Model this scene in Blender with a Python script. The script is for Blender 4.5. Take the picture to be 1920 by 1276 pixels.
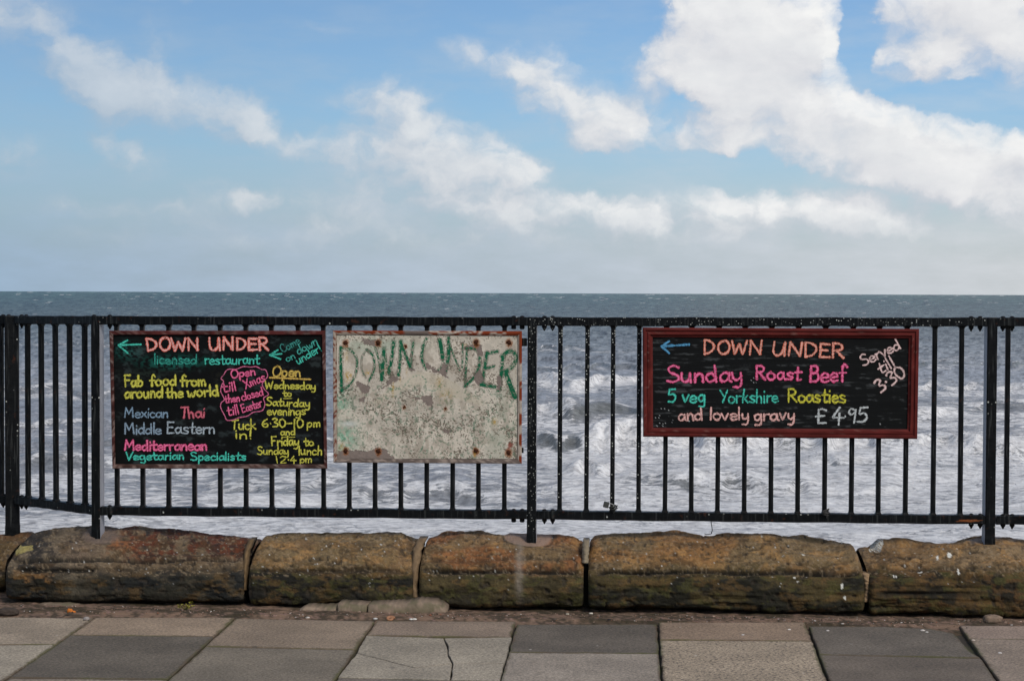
import bpy, math, random
import numpy as np
from mathutils import Vector, Matrix
random.seed(7); np.random.seed(7)
S = bpy.context.scene
for o in list(bpy.data.objects): bpy.data.objects.remove(o)
COL = S.collection

# ------------------------------------------------------------------ camera
H = 1.39            # eye height above the pavement
FPX = 3200.0        # focal length in pixels of a 1920 px wide frame
PITCH = math.atan(89/FPX); ROLL = 0.0037
cp, sp = math.cos(PITCH), math.sin(PITCH)
R0, U0, FW = np.array([1,0,0.]), np.array([0,sp,cp]), np.array([0,cp,-sp])
RT = math.cos(ROLL)*R0 + math.sin(ROLL)*U0
UP = -math.sin(ROLL)*R0 + math.cos(ROLL)*U0
CAM = np.array([0,0,H])
cd = bpy.data.cameras.new('camera'); co = bpy.data.objects.new('camera', cd); COL.objects.link(co)
cd.sensor_width = 36; cd.lens = 36*FPX/1920; cd.clip_start = .05; cd.clip_end = 60000
M4 = Matrix([[RT[i], UP[i], -FW[i], CAM[i]] for i in range(3)] + [[0,0,0,1]])
co.matrix_world = M4
S.camera = co

# ------------------------------------------------------------------ light
SUN_AZ, SUN_EL = math.radians(148), math.radians(40)
S.view_settings.view_transform = 'Standard'; S.view_settings.look = 'None'
S.view_settings.exposure = 0.0; S.view_settings.gamma = 1
sv = Vector((math.sin(SUN_AZ)*math.cos(SUN_EL), math.cos(SUN_AZ)*math.cos(SUN_EL), math.sin(SUN_EL)))
sl = bpy.data.lights.new('sun', 'SUN'); sl.energy = 2.1; sl.angle = math.radians(16); sl.color = (1,.93,.83)
so = bpy.data.objects.new('sun', sl); COL.objects.link(so); so.rotation_euler = sv.to_track_quat('Z','Y').to_euler()
so.location = (6,-4,9)

def s2l(c):
    c = np.asarray(c, float)/255.0
    return np.where(c <= .04045, c/12.92, ((c+.055)/1.055)**2.4)

# ---- node helpers
class NT:
    def __init__(s, nt): s.nt = nt; nt.nodes.clear()
    def n(s, t, **kw):
        nd = s.nt.nodes.new(t)
        for k, v in kw.items():
            if k.startswith('i_'):
                key = k[2:]; key = int(key) if key.isdigit() else key
                nd.inputs[key].default_value = v
            else: setattr(nd, k, v)
        return nd
    def l(s, a, b): s.nt.links.new(a, b)
    def math(s, op, a, b=None, c=None, clamp=False):
        nd = s.nt.nodes.new('ShaderNodeMath'); nd.operation = op; nd.use_clamp = clamp
        for i, v in enumerate((a, b, c)):
            if v is None: continue
            if hasattr(v, 'links') or hasattr(v, 'is_linked'): s.l(v, nd.inputs[i])
            else: nd.inputs[i].default_value = v
        return nd.outputs[0]
    def rng(s, v, a, b, c=0., d=1., smooth=True):
        nd = s.nt.nodes.new('ShaderNodeMapRange'); nd.interpolation_type = 'SMOOTHSTEP' if smooth else 'LINEAR'
        nd.inputs[1].default_value = a; nd.inputs[2].default_value = b
        nd.inputs[3].default_value = c; nd.inputs[4].default_value = d
        s.l(v, nd.inputs[0]); return nd.outputs[0]
    def mix(s, f, a, b, bt='MIX'):
        nd = s.nt.nodes.new('ShaderNodeMix'); nd.data_type = 'RGBA'; nd.blend_type = bt; nd.clamp_factor = True
        for sk, v in ((nd.inputs[0], f), (nd.inputs[6], a), (nd.inputs[7], b)):
            if hasattr(v, 'is_linked'): s.l(v, sk)
            elif isinstance(v, (int, float)): sk.default_value = v
            else: sk.default_value = tuple(v) + ((1,) if len(v) == 3 else ())
        return nd.outputs[2]

# ---- sky: Nishita air with broken cumulus, all by direction (azimuth, elevation)
W = bpy.data.worlds.new('World'); S.world = W; W.use_nodes = True
BG = 0.10
def build_world():
    g = NT(W.node_tree)
    # density group
    dg = bpy.data.node_groups.new('cloud_density', 'ShaderNodeTree')
    dg.interface.new_socket('P', in_out='INPUT', socket_type='NodeSocketVector')
    dg.interface.new_socket('D', in_out='OUTPUT', socket_type='NodeSocketFloat')
    q = NT(dg); gi = q.n('NodeGroupInput'); go = q.n('NodeGroupOutput'); P0 = gi.outputs[0]
    def warp(src, scale, amp, det):
        wn = q.n('ShaderNodeTexNoise', i_Scale=scale, i_Detail=det, i_Roughness=.6); q.l(src, wn.inputs['Vector'])
        sub = q.n('ShaderNodeVectorMath', operation='SUBTRACT'); q.l(wn.outputs['Color'], sub.inputs[0]); sub.inputs[1].default_value = (.5,.5,.5)
        ma = q.n('ShaderNodeVectorMath', operation='MULTIPLY_ADD'); q.l(sub.outputs[0], ma.inputs[0]); ma.inputs[1].default_value = (amp,amp*.75,0); q.l(src, ma.inputs[2])
        return ma.outputs[0]
    P = warp(P0, 34., .034, 6.)
    blobs = [(95,75,120,62,30,.62),(165,130,110,55,35,.7),(245,188,105,48,15,.95),(375,208,120,44,14,.9),(475,215,60,34,20,.75),(300,105,70,45,35,.42),
      (30,30,60,40,0,.25),(735,195,85,42,5,.8),(790,205,40,36,40,.45),(640,190,50,22,0,.3),(45,310,80,44,0,.5),(262,300,62,46,30,.5),(205,268,50,26,20,.35),
      (545,280,58,30,20,.55),(610,70,50,14,10,.32),(300,2,80,22,0,.4),(840,292,150,52,12,.85),(905,300,90,50,25,.7),(700,300,110,44,10,.7),(620,270,50,26,0,.35),
      (960,330,70,40,10,.45),(900,112,80,26,20,.55),(1010,150,70,55,35,.75),(1080,205,110,55,25,.85),(1180,240,90,46,10,.8),(1280,258,90,38,5,.75),
      (1215,140,45,52,10,.6),(1385,70,125,100,0,2.4),(1465,105,92,82,0,1.9),(1330,120,60,60,0,.8),(1390,165,85,50,0,1.),(1300,60,50,55,0,.7),(1360,245,60,38,20,.75),
      (1445,235,70,44,10,.8),(1560,190,100,42,15,.7),(1580,262,150,56,12,1.5),(1720,290,165,62,14,1.7),(1850,312,130,60,10,1.4),(1700,335,110,34,5,.8),
      (1770,40,130,80,0,1.5),(1880,60,120,100,0,1.2),(1700,130,85,48,10,.85),(1640,20,60,36,0,.5),(1575,60,36,36,0,.3),(1115,0,80,20,0,.35),(1185,40,36,18,10,.3),
      (1100,385,190,26,3,.75),(1030,400,160,30,0,.5),(1370,375,90,24,0,.75),(1545,385,120,32,12,.95),(1480,400,150,32,0,.6),(1300,420,190,30,0,.5),(1660,415,80,26,0,.5),
      (1850,400,160,50,0,.6),(780,375,190,34,6,.55),(900,390,90,30,12,.5),(520,385,150,30,8,.5),(440,372,80,22,12,.35),(330,410,120,22,0,.35),(130,395,130,22,0,.3),
      (1000,445,500,36,0,.35),(600,450,380,30,0,.28),(1600,470,400,40,0,.3),(1592,70,34,80,0,-1.2),(1780,205,180,26,12,-.8),(1150,60,90,50,0,-.6),(1290,312,180,24,6,-.5),(250,460,260,26,0,.22)]
    acc = None
    for (x,y,rx,ry,rot,a) in blobs:
        mp = q.n('ShaderNodeMapping', vector_type='TEXTURE')
        mp.inputs['Location'].default_value = ((x-960)/FPX, (549-y)/FPX, 0)
        mp.inputs['Rotation'].default_value = (0,0,-math.radians(rot))
        mp.inputs['Scale'].default_value = (1.5*rx/FPX, 1.5*ry/FPX, 1000)
        q.l(P, mp.inputs['Vector'])
        gr = q.n('ShaderNodeTexGradient', gradient_type='SPHERICAL'); q.l(mp.outputs[0], gr.inputs[0])
        f = gr.outputs['Fac']
        acc = q.math('MULTIPLY', f, a) if acc is None else q.math('MULTIPLY_ADD', f, a, acc)
    sc = q.n('ShaderNodeMapping'); sc.inputs['Scale'].default_value = (1,1.35,1); q.l(P, sc.inputs['Vector'])
    n1 = q.n('ShaderNodeTexNoise', i_Scale=28., i_Detail=9., i_Roughness=.54); q.l(sc.outputs[0], n1.inputs['Vector'])
    win = q.rng(acc, .0, .45)
    sat = q.math('SUBTRACT', 1., q.math('POWER', 2.718, q.math('MULTIPLY', acc, -1.25)))
    nz = q.math('MULTIPLY', q.math('MULTIPLY_ADD', n1.outputs[0], 2.25, -1.10), q.math('MULTIPLY', win, q.rng(acc, .7, 2.0, 1., .55)))
    acc = q.math('MULTIPLY', sat, 1.05)
    # the rest of the sky, outside the framed part, carries looser clouds of the same kind
    sx = q.n('ShaderNodeSeparateXYZ'); q.l(P0, sx.inputs[0])
    away = q.math('MAXIMUM', q.rng(q.math('ABSOLUTE', sx.outputs[0]), .34, .6), q.rng(sx.outputs[1], .2, .4))
    n2 = q.n('ShaderNodeTexNoise', i_Scale=4.0, i_Detail=5.); q.l(P0, n2.inputs['Vector'])
    wide = q.math('MULTIPLY', away, q.math('MULTIPLY_ADD', n2.outputs[0], 5.0, -2.1))
    tot = q.math('ADD', q.math('ADD', acc, nz), q.math('MAXIMUM', wide, 0.))
    q.l(tot, go.inputs[0])

    tc = g.n('ShaderNodeTexCoord'); sp_ = g.n('ShaderNodeSeparateXYZ'); g.l(tc.outputs['Generated'], sp_.inputs[0])
    az = g.math('ARCTAN2', sp_.outputs[0], sp_.outputs[1]); el = g.math('ARCSINE', sp_.outputs[2])
    cx = g.n('ShaderNodeCombineXYZ'); g.l(az, cx.inputs[0]); g.l(el, cx.inputs[1])
    def dens(off):
        ad = g.n('ShaderNodeVectorMath', operation='ADD'); g.l(cx.outputs[0], ad.inputs[0]); ad.inputs[1].default_value = off
        gn = g.n('ShaderNodeGroup'); gn.node_tree = dg; g.l(ad.outputs[0], gn.inputs[0]); return gn.outputs[0]
    d0, d1 = dens((0,0,0)), dens((.009,.013,0))
    alpha = g.math('MULTIPLY', g.rng(d0, .03, .92), g.rng(az, -.3, .1, .70, 1.))
    lit = g.math('MULTIPLY_ADD', g.math('SUBTRACT', d0, d1), .75, .42, clamp=True)
    thick = g.rng(d0, .25, 1.1)
    side = g.rng(az, -.30, .18)                      # clouds nearer the sun (right) are brighter
    k = 1/BG
    dark = g.mix(side, [v*k for v in s2l((172,184,198))], [v*k for v in s2l((200,202,211))])
    brt = g.mix(side, [v*k for v in s2l((214,218,222))], [v*k for v in s2l((247,247,246))])
    ccol = g.mix(g.math('MULTIPLY_ADD', thick, .34, g.math('MULTIPLY', lit, .66), clamp=True), dark, brt)
    sky = g.n('ShaderNodeTexSky', sky_type='NISHITA'); sky.sun_disc = False
    sky.sun_elevation = SUN_EL; sky.sun_rotation = SUN_AZ; sky.ozone_density = 1.6; sky.air_density = 1.0; sky.dust_density = .6
    air = g.mix(1.0, sky.outputs[0], g.mix(g.rng(el, .03, .15), (.62,.80,1.02), (.69,.855,1.04)), 'MULTIPLY')
    azm = g.n('ShaderNodeVectorMath', operation='SCALE'); g.l(air, azm.inputs[0]); g.l(g.rng(az, -.3, .3, .85, 1.12), azm.inputs['Scale']); air = azm.outputs[0]
    hz = g.rng(el, .0, .112, 1., 0.)
    hcol = g.mix(g.rng(az, -.32, .3, smooth=False), [v*k for v in s2l((152,176,199))], [v*k for v in s2l((205,209,213))])
    st = g.n('ShaderNodeMapping'); st.inputs['Scale'].default_value = (1,3.2,1); g.l(cx.outputs[0], st.inputs['Vector'])
    sn = g.n('ShaderNodeTexNoise', i_Scale=16., i_Detail=7., i_Roughness=.6); g.l(st.outputs[0], sn.inputs['Vector'])
    hv = g.n('ShaderNodeVectorMath', operation='SCALE'); g.l(hcol, hv.inputs[0]); g.l(g.math('MULTIPLY_ADD', sn.outputs[0], .30, .85), hv.inputs['Scale'])
    a1 = g.mix(g.math('MULTIPLY', hz, g.math('MULTIPLY_ADD', sn.outputs[0], .5, .72), clamp=True), air, hv.outputs[0])
    out = g.mix(g.math('MULTIPLY', alpha, g.rng(el, .004, .055)), a1, ccol)
    veil = g.math('MULTIPLY', g.rng(sn.outputs[0], .35, .7), g.rng(el, .25, .10, 0., .26))
    out = g.mix(veil, out, hv.outputs[0])
    bg = g.n('ShaderNodeBackground'); bg.inputs[1].default_value = BG; g.l(out, bg.inputs[0])
    wo = g.n('ShaderNodeOutputWorld'); g.l(bg.outputs[0], wo.inputs[0])
build_world()

# ------------------------------------------------------------------ helpers
def ray(x, y):
    return FW + (x-960)/FPX*RT + (638-y)/FPX*UP
def on_z(x, y, z=0.):
    r = ray(x, y); t = (z-H)/r[2]; return CAM + r*t
def proj(P):
    d = np.asarray(P)-CAM
    f = d@FW
    return 960+FPX*(d@RT)/f, 638-FPX*(d@UP)/f

def hsh(ix, iy, iz, seed):
    h = (ix.astype(np.int64)*374761393 + iy.astype(np.int64)*668265263 + iz.astype(np.int64)*2147483647 + seed*1274126177) & 0xffffffff
    h = ((h ^ (h >> 13))*1274126177) & 0xffffffff
    h = (h ^ (h >> 16)) * 2654435761 & 0xffffffff
    return (h & 0xffffff)/float(0xffffff)
def vnoise(x, y, z=None, seed=0):
    x = np.asarray(x, float); y = np.asarray(y, float)+0*x; z = (0*x if z is None else np.asarray(z, float)+0*x)
    xi, yi, zi = np.floor(x), np.floor(y), np.floor(z)
    fx, fy, fz = x-xi, y-yi, z-zi
    fx, fy, fz = [f*f*f*(f*(f*6-15)+10) for f in (fx, fy, fz)]
    r = 0
    for a in (0,1):
        for b in (0,1):
            for c in (0,1):
                w = (fx if a else 1-fx)*(fy if b else 1-fy)*(fz if c else 1-fz)
                r = r + w*hsh(xi+a, yi+b, zi+c, seed)
    return r
def fbm(x, y, z=None, o=5, seed=0, gain=.5):
    a, t, r, f = 1., 0., 0., 1.
    for i in range(o):
        r = r + a*vnoise(np.asarray(x)*f, np.asarray(y)*f, None if z is None else np.asarray(z)*f, seed+i*17); t += a; a *= gain; f *= 2.03
    return r/t
def ss(v, a, b):
    t = np.clip((v-a)/(b-a), 0, 1); return t*t*(3-2*t)
def lerp(a, b, f):
    f = np.asarray(f); f = f[..., None] if f.ndim == np.asarray(a).ndim-1 or (np.asarray(b).ndim == 1 and f.ndim >= 1) else f
    return a*(1-f)+b*f

def mesh_np(name, V, F, mat, parent=None, loc=(0,0,0), smooth=False, col=None, attrs=None):
    """one mesh object; V in world metres, loc the object's base"""
    V = np.asarray(V, float) - np.asarray(loc, float)
    me = bpy.data.meshes.new(name)
    if isinstance(F, np.ndarray):
        n, k = F.shape
        me.vertices.add(len(V)); me.vertices.foreach_set('co', V.ravel())
        me.loops.add(n*k); me.loops.foreach_set('vertex_index', F.ravel().astype(np.int32))
        me.polygons.add(n); me.polygons.foreach_set('loop_start', (np.arange(n)*k).astype(np.int32))
        me.update(calc_edges=True)
    else:
        me.from_pydata([tuple(v) for v in V], [], [tuple(f) for f in F]); me.update()
    if smooth: me.polygons.foreach_set('use_smooth', np.ones(len(me.polygons), bool))
    if col is not None:
        c = np.ones((len(V), 4)); c[:, :3] = np.clip(col, 0, 1)
        at = me.color_attributes.new('Col', 'FLOAT_COLOR', 'POINT'); at.data.foreach_set('color', c.ravel())
    for k2, v in (attrs or {}).items():
        at = me.attributes.new(k2, 'FLOAT', 'POINT'); at.data.foreach_set('value', np.asarray(v, np.float32))
    if mat: me.materials.append(mat)
    ob = bpy.data.objects.new(name, me); COL.objects.link(ob)
    if parent is not None:
        ob.parent = parent; ob.location = np.asarray(loc, float) - np.asarray(parent_world(parent))
    else: ob.location = loc
    return ob
def parent_world(p):
    w = np.zeros(3)
    while p is not None: w += np.array(p.location); p = p.parent
    return w
def grid_faces(nr, nc, wrap=False):
    i, j = np.meshgrid(np.arange(nr-1), np.arange(nc if wrap else nc-1), indexing='ij')
    j2 = (j+1) % nc
    return np.stack([i*nc+j, i*nc+j2, (i+1)*nc+j2, (i+1)*nc+j], -1).reshape(-1, 4)
def tag(o, label=None, cat=None, group=None, kind=None):
    for k, v in (('label',label),('category',cat),('group',group),('kind',kind)):
        if v: o[k] = v
    return o
def empty(name, loc):
    o = bpy.data.objects.new(name, None); o.empty_display_size = .05; COL.objects.link(o); o.location = loc; return o

class MB:
    def __init__(s): s.v, s.f = [], []
    def add(s, V, F):
        b = len(s.v); s.v += [tuple(v) for v in V]; s.f += [tuple(i+b for i in f) for f in F]
    def prism(s, A, B):   # two matching rings, capped
        n = len(A); s.add(list(A)+list(B), [(i,(i+1)%n,n+(i+1)%n,n+i) for i in range(n)]+[tuple(range(n-1,-1,-1)), tuple(range(n,2*n))])
    def loft(s, rings):
        n = len(rings[0]); V = [p for r in rings for p in r]
        F = [(k*n+i,k*n+(i+1)%n,(k+1)*n+(i+1)%n,(k+1)*n+i) for k in range(len(rings)-1) for i in range(n)]
        m = (len(rings)-1)*n
        s.add(V, F+[tuple(range(n-1,-1,-1)), tuple(range(m,m+n))])
    def build(s, name, mat, parent=None, loc=(0,0,0), smooth=False, col=None):
        return mesh_np(name, np.array(s.v), s.f, mat, parent, loc, smooth, col=None if col is None else np.tile(np.asarray(col), (len(s.v),1)))
def cring(c, ax, bx, a, b, ch):
    """chamfered rectangle ring, half sizes a (along ax) and b (along bx)"""
    pts = [(a,b-ch),(a-ch,b),(-a+ch,b),(-a,b-ch),(-a,-b+ch),(-a+ch,-b),(a-ch,-b),(a,-b+ch)]
    return [np.asarray(c)+u*ax+v*bx for u, v in pts]
def tube(mb, pts, r, n=6):
    pts = [np.asarray(p, float) for p in pts]; rings = []
    for i, p in enumerate(pts):
        t = pts[min(i+1,len(pts)-1)]-pts[max(i-1,0)]; t /= np.linalg.norm(t)+1e-9
        a = np.cross(t, [0,1,0.]) if abs(t[1]) < .9 else np.cross(t, [1,0,0.]); a /= np.linalg.norm(a); b = np.cross(t, a)
        rr = r[i] if hasattr(r, '__len__') else r
        rings.append([p+rr*(math.cos(q)*a+math.sin(q)*b) for q in np.linspace(0, 2*math.pi, n, endpoint=False)])
    mb.loft(rings)

# ---- materials
def new_mat(name):
    m = bpy.data.materials.new(name); m.use_nodes = True; g = NT(m.node_tree)
    bs = g.n('ShaderNodeBsdfPrincipled'); ou = g.n('ShaderNodeOutputMaterial'); g.l(bs.outputs[0], ou.inputs[0])
    return m, g, bs
def vc_mat(name, rough=.85, nscale=80., namt=.35, bump=.3, bscale=60., bdist=.004, spec=.3, fine=None):
    """vertex colour times fine procedural grain, with grain relief"""
    m, g, bs = new_mat(name)
    at = g.n('ShaderNodeAttribute', attribute_name='Col')
    tc = g.n('ShaderNodeTexCoord')
    nz = g.n('ShaderNodeTexNoise', i_Scale=nscale, i_Detail=6., i_Roughness=.65); g.l(tc.outputs['Object'], nz.inputs['Vector'])
    f = g.math('MULTIPLY_ADD', nz.outputs[0], 2*namt, 1-namt)
    if fine:
        n3 = g.n('ShaderNodeTexNoise', i_Scale=fine[0], i_Detail=2.); g.l(tc.outputs['Object'], n3.inputs['Vector'])
        f = g.math('MULTIPLY', f, g.math('MULTIPLY_ADD', n3.outputs[0], 2*fine[1], 1-fine[1]))
    mx = g.n('ShaderNodeVectorMath', operation='SCALE'); g.l(at.outputs['Color'], mx.inputs[0]); g.l(f, mx.inputs['Scale'])
    g.l(mx.outputs[0], bs.inputs['Base Color'])
    bs.inputs['Roughness'].default_value = rough; bs.inputs['Specular IOR Level'].default_value = spec
    n2 = g.n('ShaderNodeTexNoise', i_Scale=bscale, i_Detail=8., i_Roughness=.7); g.l(tc.outputs['Object'], n2.inputs['Vector'])
    bp = g.n('ShaderNodeBump', i_Strength=bump, i_Distance=bdist); g.l(n2.outputs[0], bp.inputs['Height']); g.l(bp.outputs[0], bs.inputs['Normal'])
    return m
def paint_mat(name, base, speck=0., rough=.38, rust=.0):
    m, g, bs = new_mat(name); tc = g.n('ShaderNodeTexCoord')
    nz = g.n('ShaderNodeTexNoise', i_Scale=45., i_Detail=6.); g.l(tc.outputs['Object'], nz.inputs['Vector'])
    c = g.mix(nz.outputs[0], [b*.5 for b in base], [b*1.7 for b in base])
    if rust:
        n5 = g.n('ShaderNodeTexNoise', i_Scale=30., i_Detail=5.); g.l(tc.outputs['Object'], n5.inputs['Vector'])
        c = g.mix(g.math('MULTIPLY', g.rng(n5.outputs[0], .62, .74), rust), c, s2l((70,40,26)))
    sm = g.n('ShaderNodeMapping'); sm.inputs['Scale'].default_value = (1,1,.06); g.l(tc.outputs['Object'], sm.inputs['Vector'])
    sk = g.n('ShaderNodeTexNoise', i_Scale=110., i_Detail=4.); g.l(sm.outputs[0], sk.inputs['Vector'])
    c = g.mix(g.rng(sk.outputs[0], .54, .72, 0., .35), c, s2l((84,86,84)))
    # salt and worn flecks; with speck, wet-drop glints painted as pale dots too
    vo = g.n('ShaderNodeTexVoronoi', i_Scale=95. if speck else 60.); g.l(tc.outputs['Object'], vo.inputs['Vector'])
    n4 = g.n('ShaderNodeTexNoise', i_Scale=9., i_Detail=3.); g.l(tc.outputs['Object'], n4.inputs['Vector'])
    vc = g.n('ShaderNodeSeparateColor'); g.l(vo.outputs['Color'], vc.inputs[0])
    thr = .42 if speck else .92
    pick = g.rng(g.math('ADD', vc.outputs[0], g.math('MULTIPLY_ADD', n4.outputs[0], .6, -.3)), thr, thr+.08)
    dot = g.rng(vo.outputs['Distance'], .12, .30, 1., 0.)
    fl = g.math('MULTIPLY', pick, dot)
    fl = g.math('MULTIPLY', fl, g.math('MULTIPLY_ADD', vc.outputs[1], .9, .1))
    c = g.mix(fl, c, s2l((215,216,205)))
    g.l(c, bs.inputs['Base Color'])
    n2 = g.n('ShaderNodeTexNoise', i_Scale=70., i_Detail=5.); g.l(tc.outputs['Object'], n2.inputs['Vector'])
    bp = g.n('ShaderNodeBump', i_Strength=.35, i_Distance=.003); g.l(n2.outputs[0], bp.inputs['Height']); g.l(bp.outputs[0], bs.inputs['Normal'])
    g.l(g.rng(nz.outputs[0], .3, .7, rough-.08, rough+.2), bs.inputs['Roughness'])
    bs.inputs['Specular IOR Level'].default_value = .13
    return m
def plain_mat(name, c, rough=.8, spec=.3, var=.3, scale=60.):
    m, g, bs = new_mat(name); tc = g.n('ShaderNodeTexCoord')
    nz = g.n('ShaderNodeTexNoise', i_Scale=scale, i_Detail=6.); g.l(tc.outputs['Object'], nz.inputs['Vector'])
    c = s2l(c)
    g.l(g.mix(nz.outputs[0], [v*(1-var) for v in c], [v*(1+var) for v in c]), bs.inputs['Base Color'])
    bs.inputs['Roughness'].default_value = rough; bs.inputs['Specular IOR Level'].default_value = spec
    bp = g.n('ShaderNodeBump', i_Strength=.3, i_Distance=.003); g.l(nz.outputs[0], bp.inputs['Height']); g.l(bp.outputs[0], bs.inputs['Normal'])
    return m
M_STONE = vc_mat('weathered_sandstone', rough=.8, nscale=55., namt=.30, bump=.9, bscale=48., bdist=.014, fine=(150., .32))
M_SLAB = vc_mat('concrete_slab', rough=.88, nscale=9., namt=.14, bump=.35, bscale=150., bdist=.003, fine=(105., .38))
M_DIRT = vc_mat('dirt', rough=.95, nscale=120., namt=.5, bump=.8, bscale=120., bdist=.01)
M_BOARD = vc_mat('painted_board', rough=.62, nscale=160., namt=.12, bump=.25, bscale=120., bdist=.0015, spec=.10)
M_CHALK = vc_mat('chalk_paint', rough=.8, nscale=130., namt=.25, bump=.2, bscale=150., bdist=.001)
M_IRON = paint_mat('black_iron_paint', (.004,.0045,.005), rust=.6)
M_IRONS = paint_mat('salt_glint_iron_paint', (.0045,.005,.0055), speck=1.)  # pale dots for salt and for the painted-in sparkle of wet drops
M_SIDE = plain_mat('post_side_grey', (150,150,156), .55, .3, .25, 40.)  # paler colours for the side faces of posts and bars
M_BARSIDE = plain_mat('bar_side_grey', (78,70,68), .6, .3, .5, 50.)
M_MORTAR = vc_mat('mortar', rough=.9, nscale=70., namt=.3, bump=.6, bscale=80., bdist=.006)

# ------------------------------------------------------------------ fence line
T = .062                                   # how fast the fence comes nearer to the right
Y0 = 7.888
E = np.array([1,-T,0])/math.hypot(1,T); N = np.array([-T,-1,0])/math.hypot(1,T)    # along, towards the viewer
O = np.array([0,Y0,0.])
ZU = np.array([0,0,1.])
def F(s, d, z): return O + s*E + d*N + z*ZU
def on_fence(x, y, d=0.):
    r = ray(x, y); t = ((O+d*N-CAM)@N)/(r@N); return CAM + r*t
def fs(x, y, d=0.):
    p = on_fence(x, y, d); return (p-O)@E, p[2]

# ------------------------------------------------------------------ sea
SEA = H - 6.5
def build_sea():
    hh = H-SEA
    uin = np.linspace(-.40, .40, 1150)
    uo = np.array([.44,.5,.6,.75,1.,1.4,2.2])
    U = np.concatenate([-uo[::-1], uin, uo])
    yp = np.concatenate([np.linspace(640, 330, 150), np.linspace(329, 3.0, 470), [2.,1.2,.7,.45]])
    D = hh*FPX/yp
    dd, uu = np.meshgrid(D, U, indexing='ij'); ypp = np.repeat(yp[:, None], len(U), 1)
    X = uu*dd; Y = dd
    px = 960+uu*FPX; py = 549+ypp
    foot = dd*dd/(hh*FPX)*.75
    Z = np.zeros_like(X)
    rng = np.random.RandomState(3)
    for i in range(46):
        lam = 1.1*(1.085**i); th = rng.normal(0, .5); k = 2*math.pi/lam
        a = min(lam,14)*.0045*np.exp(-(1.6*foot*abs(math.cos(th))/lam)**2)
        ph = k*(X*math.sin(th)+Y*math.cos(th)) + rng.uniform(0, 6.28) + 3*vnoise(X/(lam*4), Y/(lam*4), seed=i)
        Z += a*((1-np.abs(np.sin(ph*.5)))-.36)*1.5
    # coverage of foam as the water shoals
    big = fbm(X*.05, Y*.035, o=4, seed=5)
    foam = np.interp(py, [549,590,640,690,740,800,860,930,1000,1190], [0,.0,.02,.08,.14,.20,.30,.54,.74,.92])
    foam = foam + (big-.5)*np.interp(py, [549,620,700,950,1100], [0,.3,.75,.5,.25])
    foam += np.interp(px, [0,900,1250,1920], [-.03,-.05,.04,.10])*ss(py, 600, 700)
    # breakers: x range, crest row in the view, height, foam on the roller, dark face in front
    B = [(-200,330,738,.35,.18,.25),(-200,210,796,.5,.55,.2),(120,640,845,.4,.15,.5),
         (995,1240,724,.9,1.,.6),(985,1075,780,.8,.85,.1),(1050,1260,786,.7,.12,.8),
         (990,1115,838,.65,.1,.8),(1100,1440,838,1.2,1.1,.35),(1390,1560,836,.7,.35,.75),(1540,2100,838,1.,.9,.45),
         (1060,1170,884,.7,.7,.6),(1160,1420,905,.35,.2,.4),(1680,2100,680,.5,.03,.8),(1690,2100,724,.6,.6,.4),(1690,1810,778,.6,.7,.4),
         (1810,2100,768,.4,.15,.5),(-200,500,655,.4,.03,.5),(990,1240,655,.4,.03,.5),(990,1230,690,.45,.08,.5),(400,640,905,.35,.2,.4),
         (40,170,872,.4,.2,.5),(640,960,915,.35,.2,.4),(1250,1700,912,.35,.2,.4),(1500,1920,868,.3,.2,.5),(-800,-150,760,.8,.8,.4),(2050,2900,770,.8,.8,.4),(2050,2900,860,.9,.8,.4)]
    dark = np.zeros_like(X)
    Xa, Ya, pxa, Za, fa_, da_ = X, Y, px, Z, foam, dark
    for i, (x0, x1, yc, A, fo, dk) in enumerate(B):
        rw = np.where((yp+549 > yc-45) & (yp+549 < yc+75))[0]; sl_ = slice(rw[0], rw[-1]+1)
        X, Y, px, Z, foam, dark = [q[sl_] for q in (Xa, Ya, pxa, Za, fa_, da_)]
        yc2 = yc + 14*(vnoise(px/90., 0*px+i*7.3, seed=11)-.5) + 9*(vnoise(px/25., 0*px+i*3.1, seed=12)-.5)
        Dc = hh*FPX/(yc2-549)
        gate = ss(px, x0-25, x0+35)*(1-ss(px, x1-35, x1+25))
        A2 = A*(.7+.6*vnoise(px/60., 0*px+i, seed=13))*gate
        dl = Y-Dc
        w = np.where(dl < 0, 1.0+.35*A, 4.5)*(Dc/85.)**.5
        Z += A2*.60*np.exp(-(dl/w)**2)
        rag = fbm(X*.7, Y*.5, o=4, seed=21+i)
        roll = np.exp(-((dl+1.2*A)/(2.0*A*(.55+.9*rag)+.25))**2)*gate
        foam += fo*1.3*roll
        Z += fo*roll*(fbm(X*2.4, Y*1.8, o=5, seed=41)-.4)*.42
        face = np.exp(-((dl+1.0)/1.4)**2)*gate*dk
        foam -= face*.72*(1-.75*np.minimum(1, fo*roll)); dark += face
        foam += (1-fo)*.9*np.exp(-((dl-.1)/.35)**2)*gate*(rag > .5)
        foam += .35*np.exp(-((dl+5.5)/3.)**2)*gate
    X, Y, px, Z, foam, dark = Xa, Ya, pxa, Za, fa_, da_
    Z += .035*(fbm(X*.9, Y*1.6, o=5, seed=51)-.5)*ss(py, 640, 800)
    Z += .05*np.clip(foam, 0, 1)*(fbm(X*1.5, Y*2.6, o=5, seed=52, gain=.6)-.5)*ss(py, 680, 820)
    # far whitecaps
    wc = (rng.rand(*X.shape) > np.interp(py,[549,556,572,600,640],[.992,.994,.998,.9988,1.])) & (py < 640) & (np.abs(uu) < .42)
    wcap = np.zeros_like(X)
    for k in range(4): wcap = np.maximum(wcap, np.roll(wc*rng.uniform(.5,1,X.shape), k-1, 1))
    foam = np.clip(foam, 0, 1.25)
    foam = np.maximum(foam, wcap*1.2*np.interp(py, [549,556,575,700], [.55,.75,.6,.4]))
    fade = ss(np.abs(uu), .5, .41)
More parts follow.
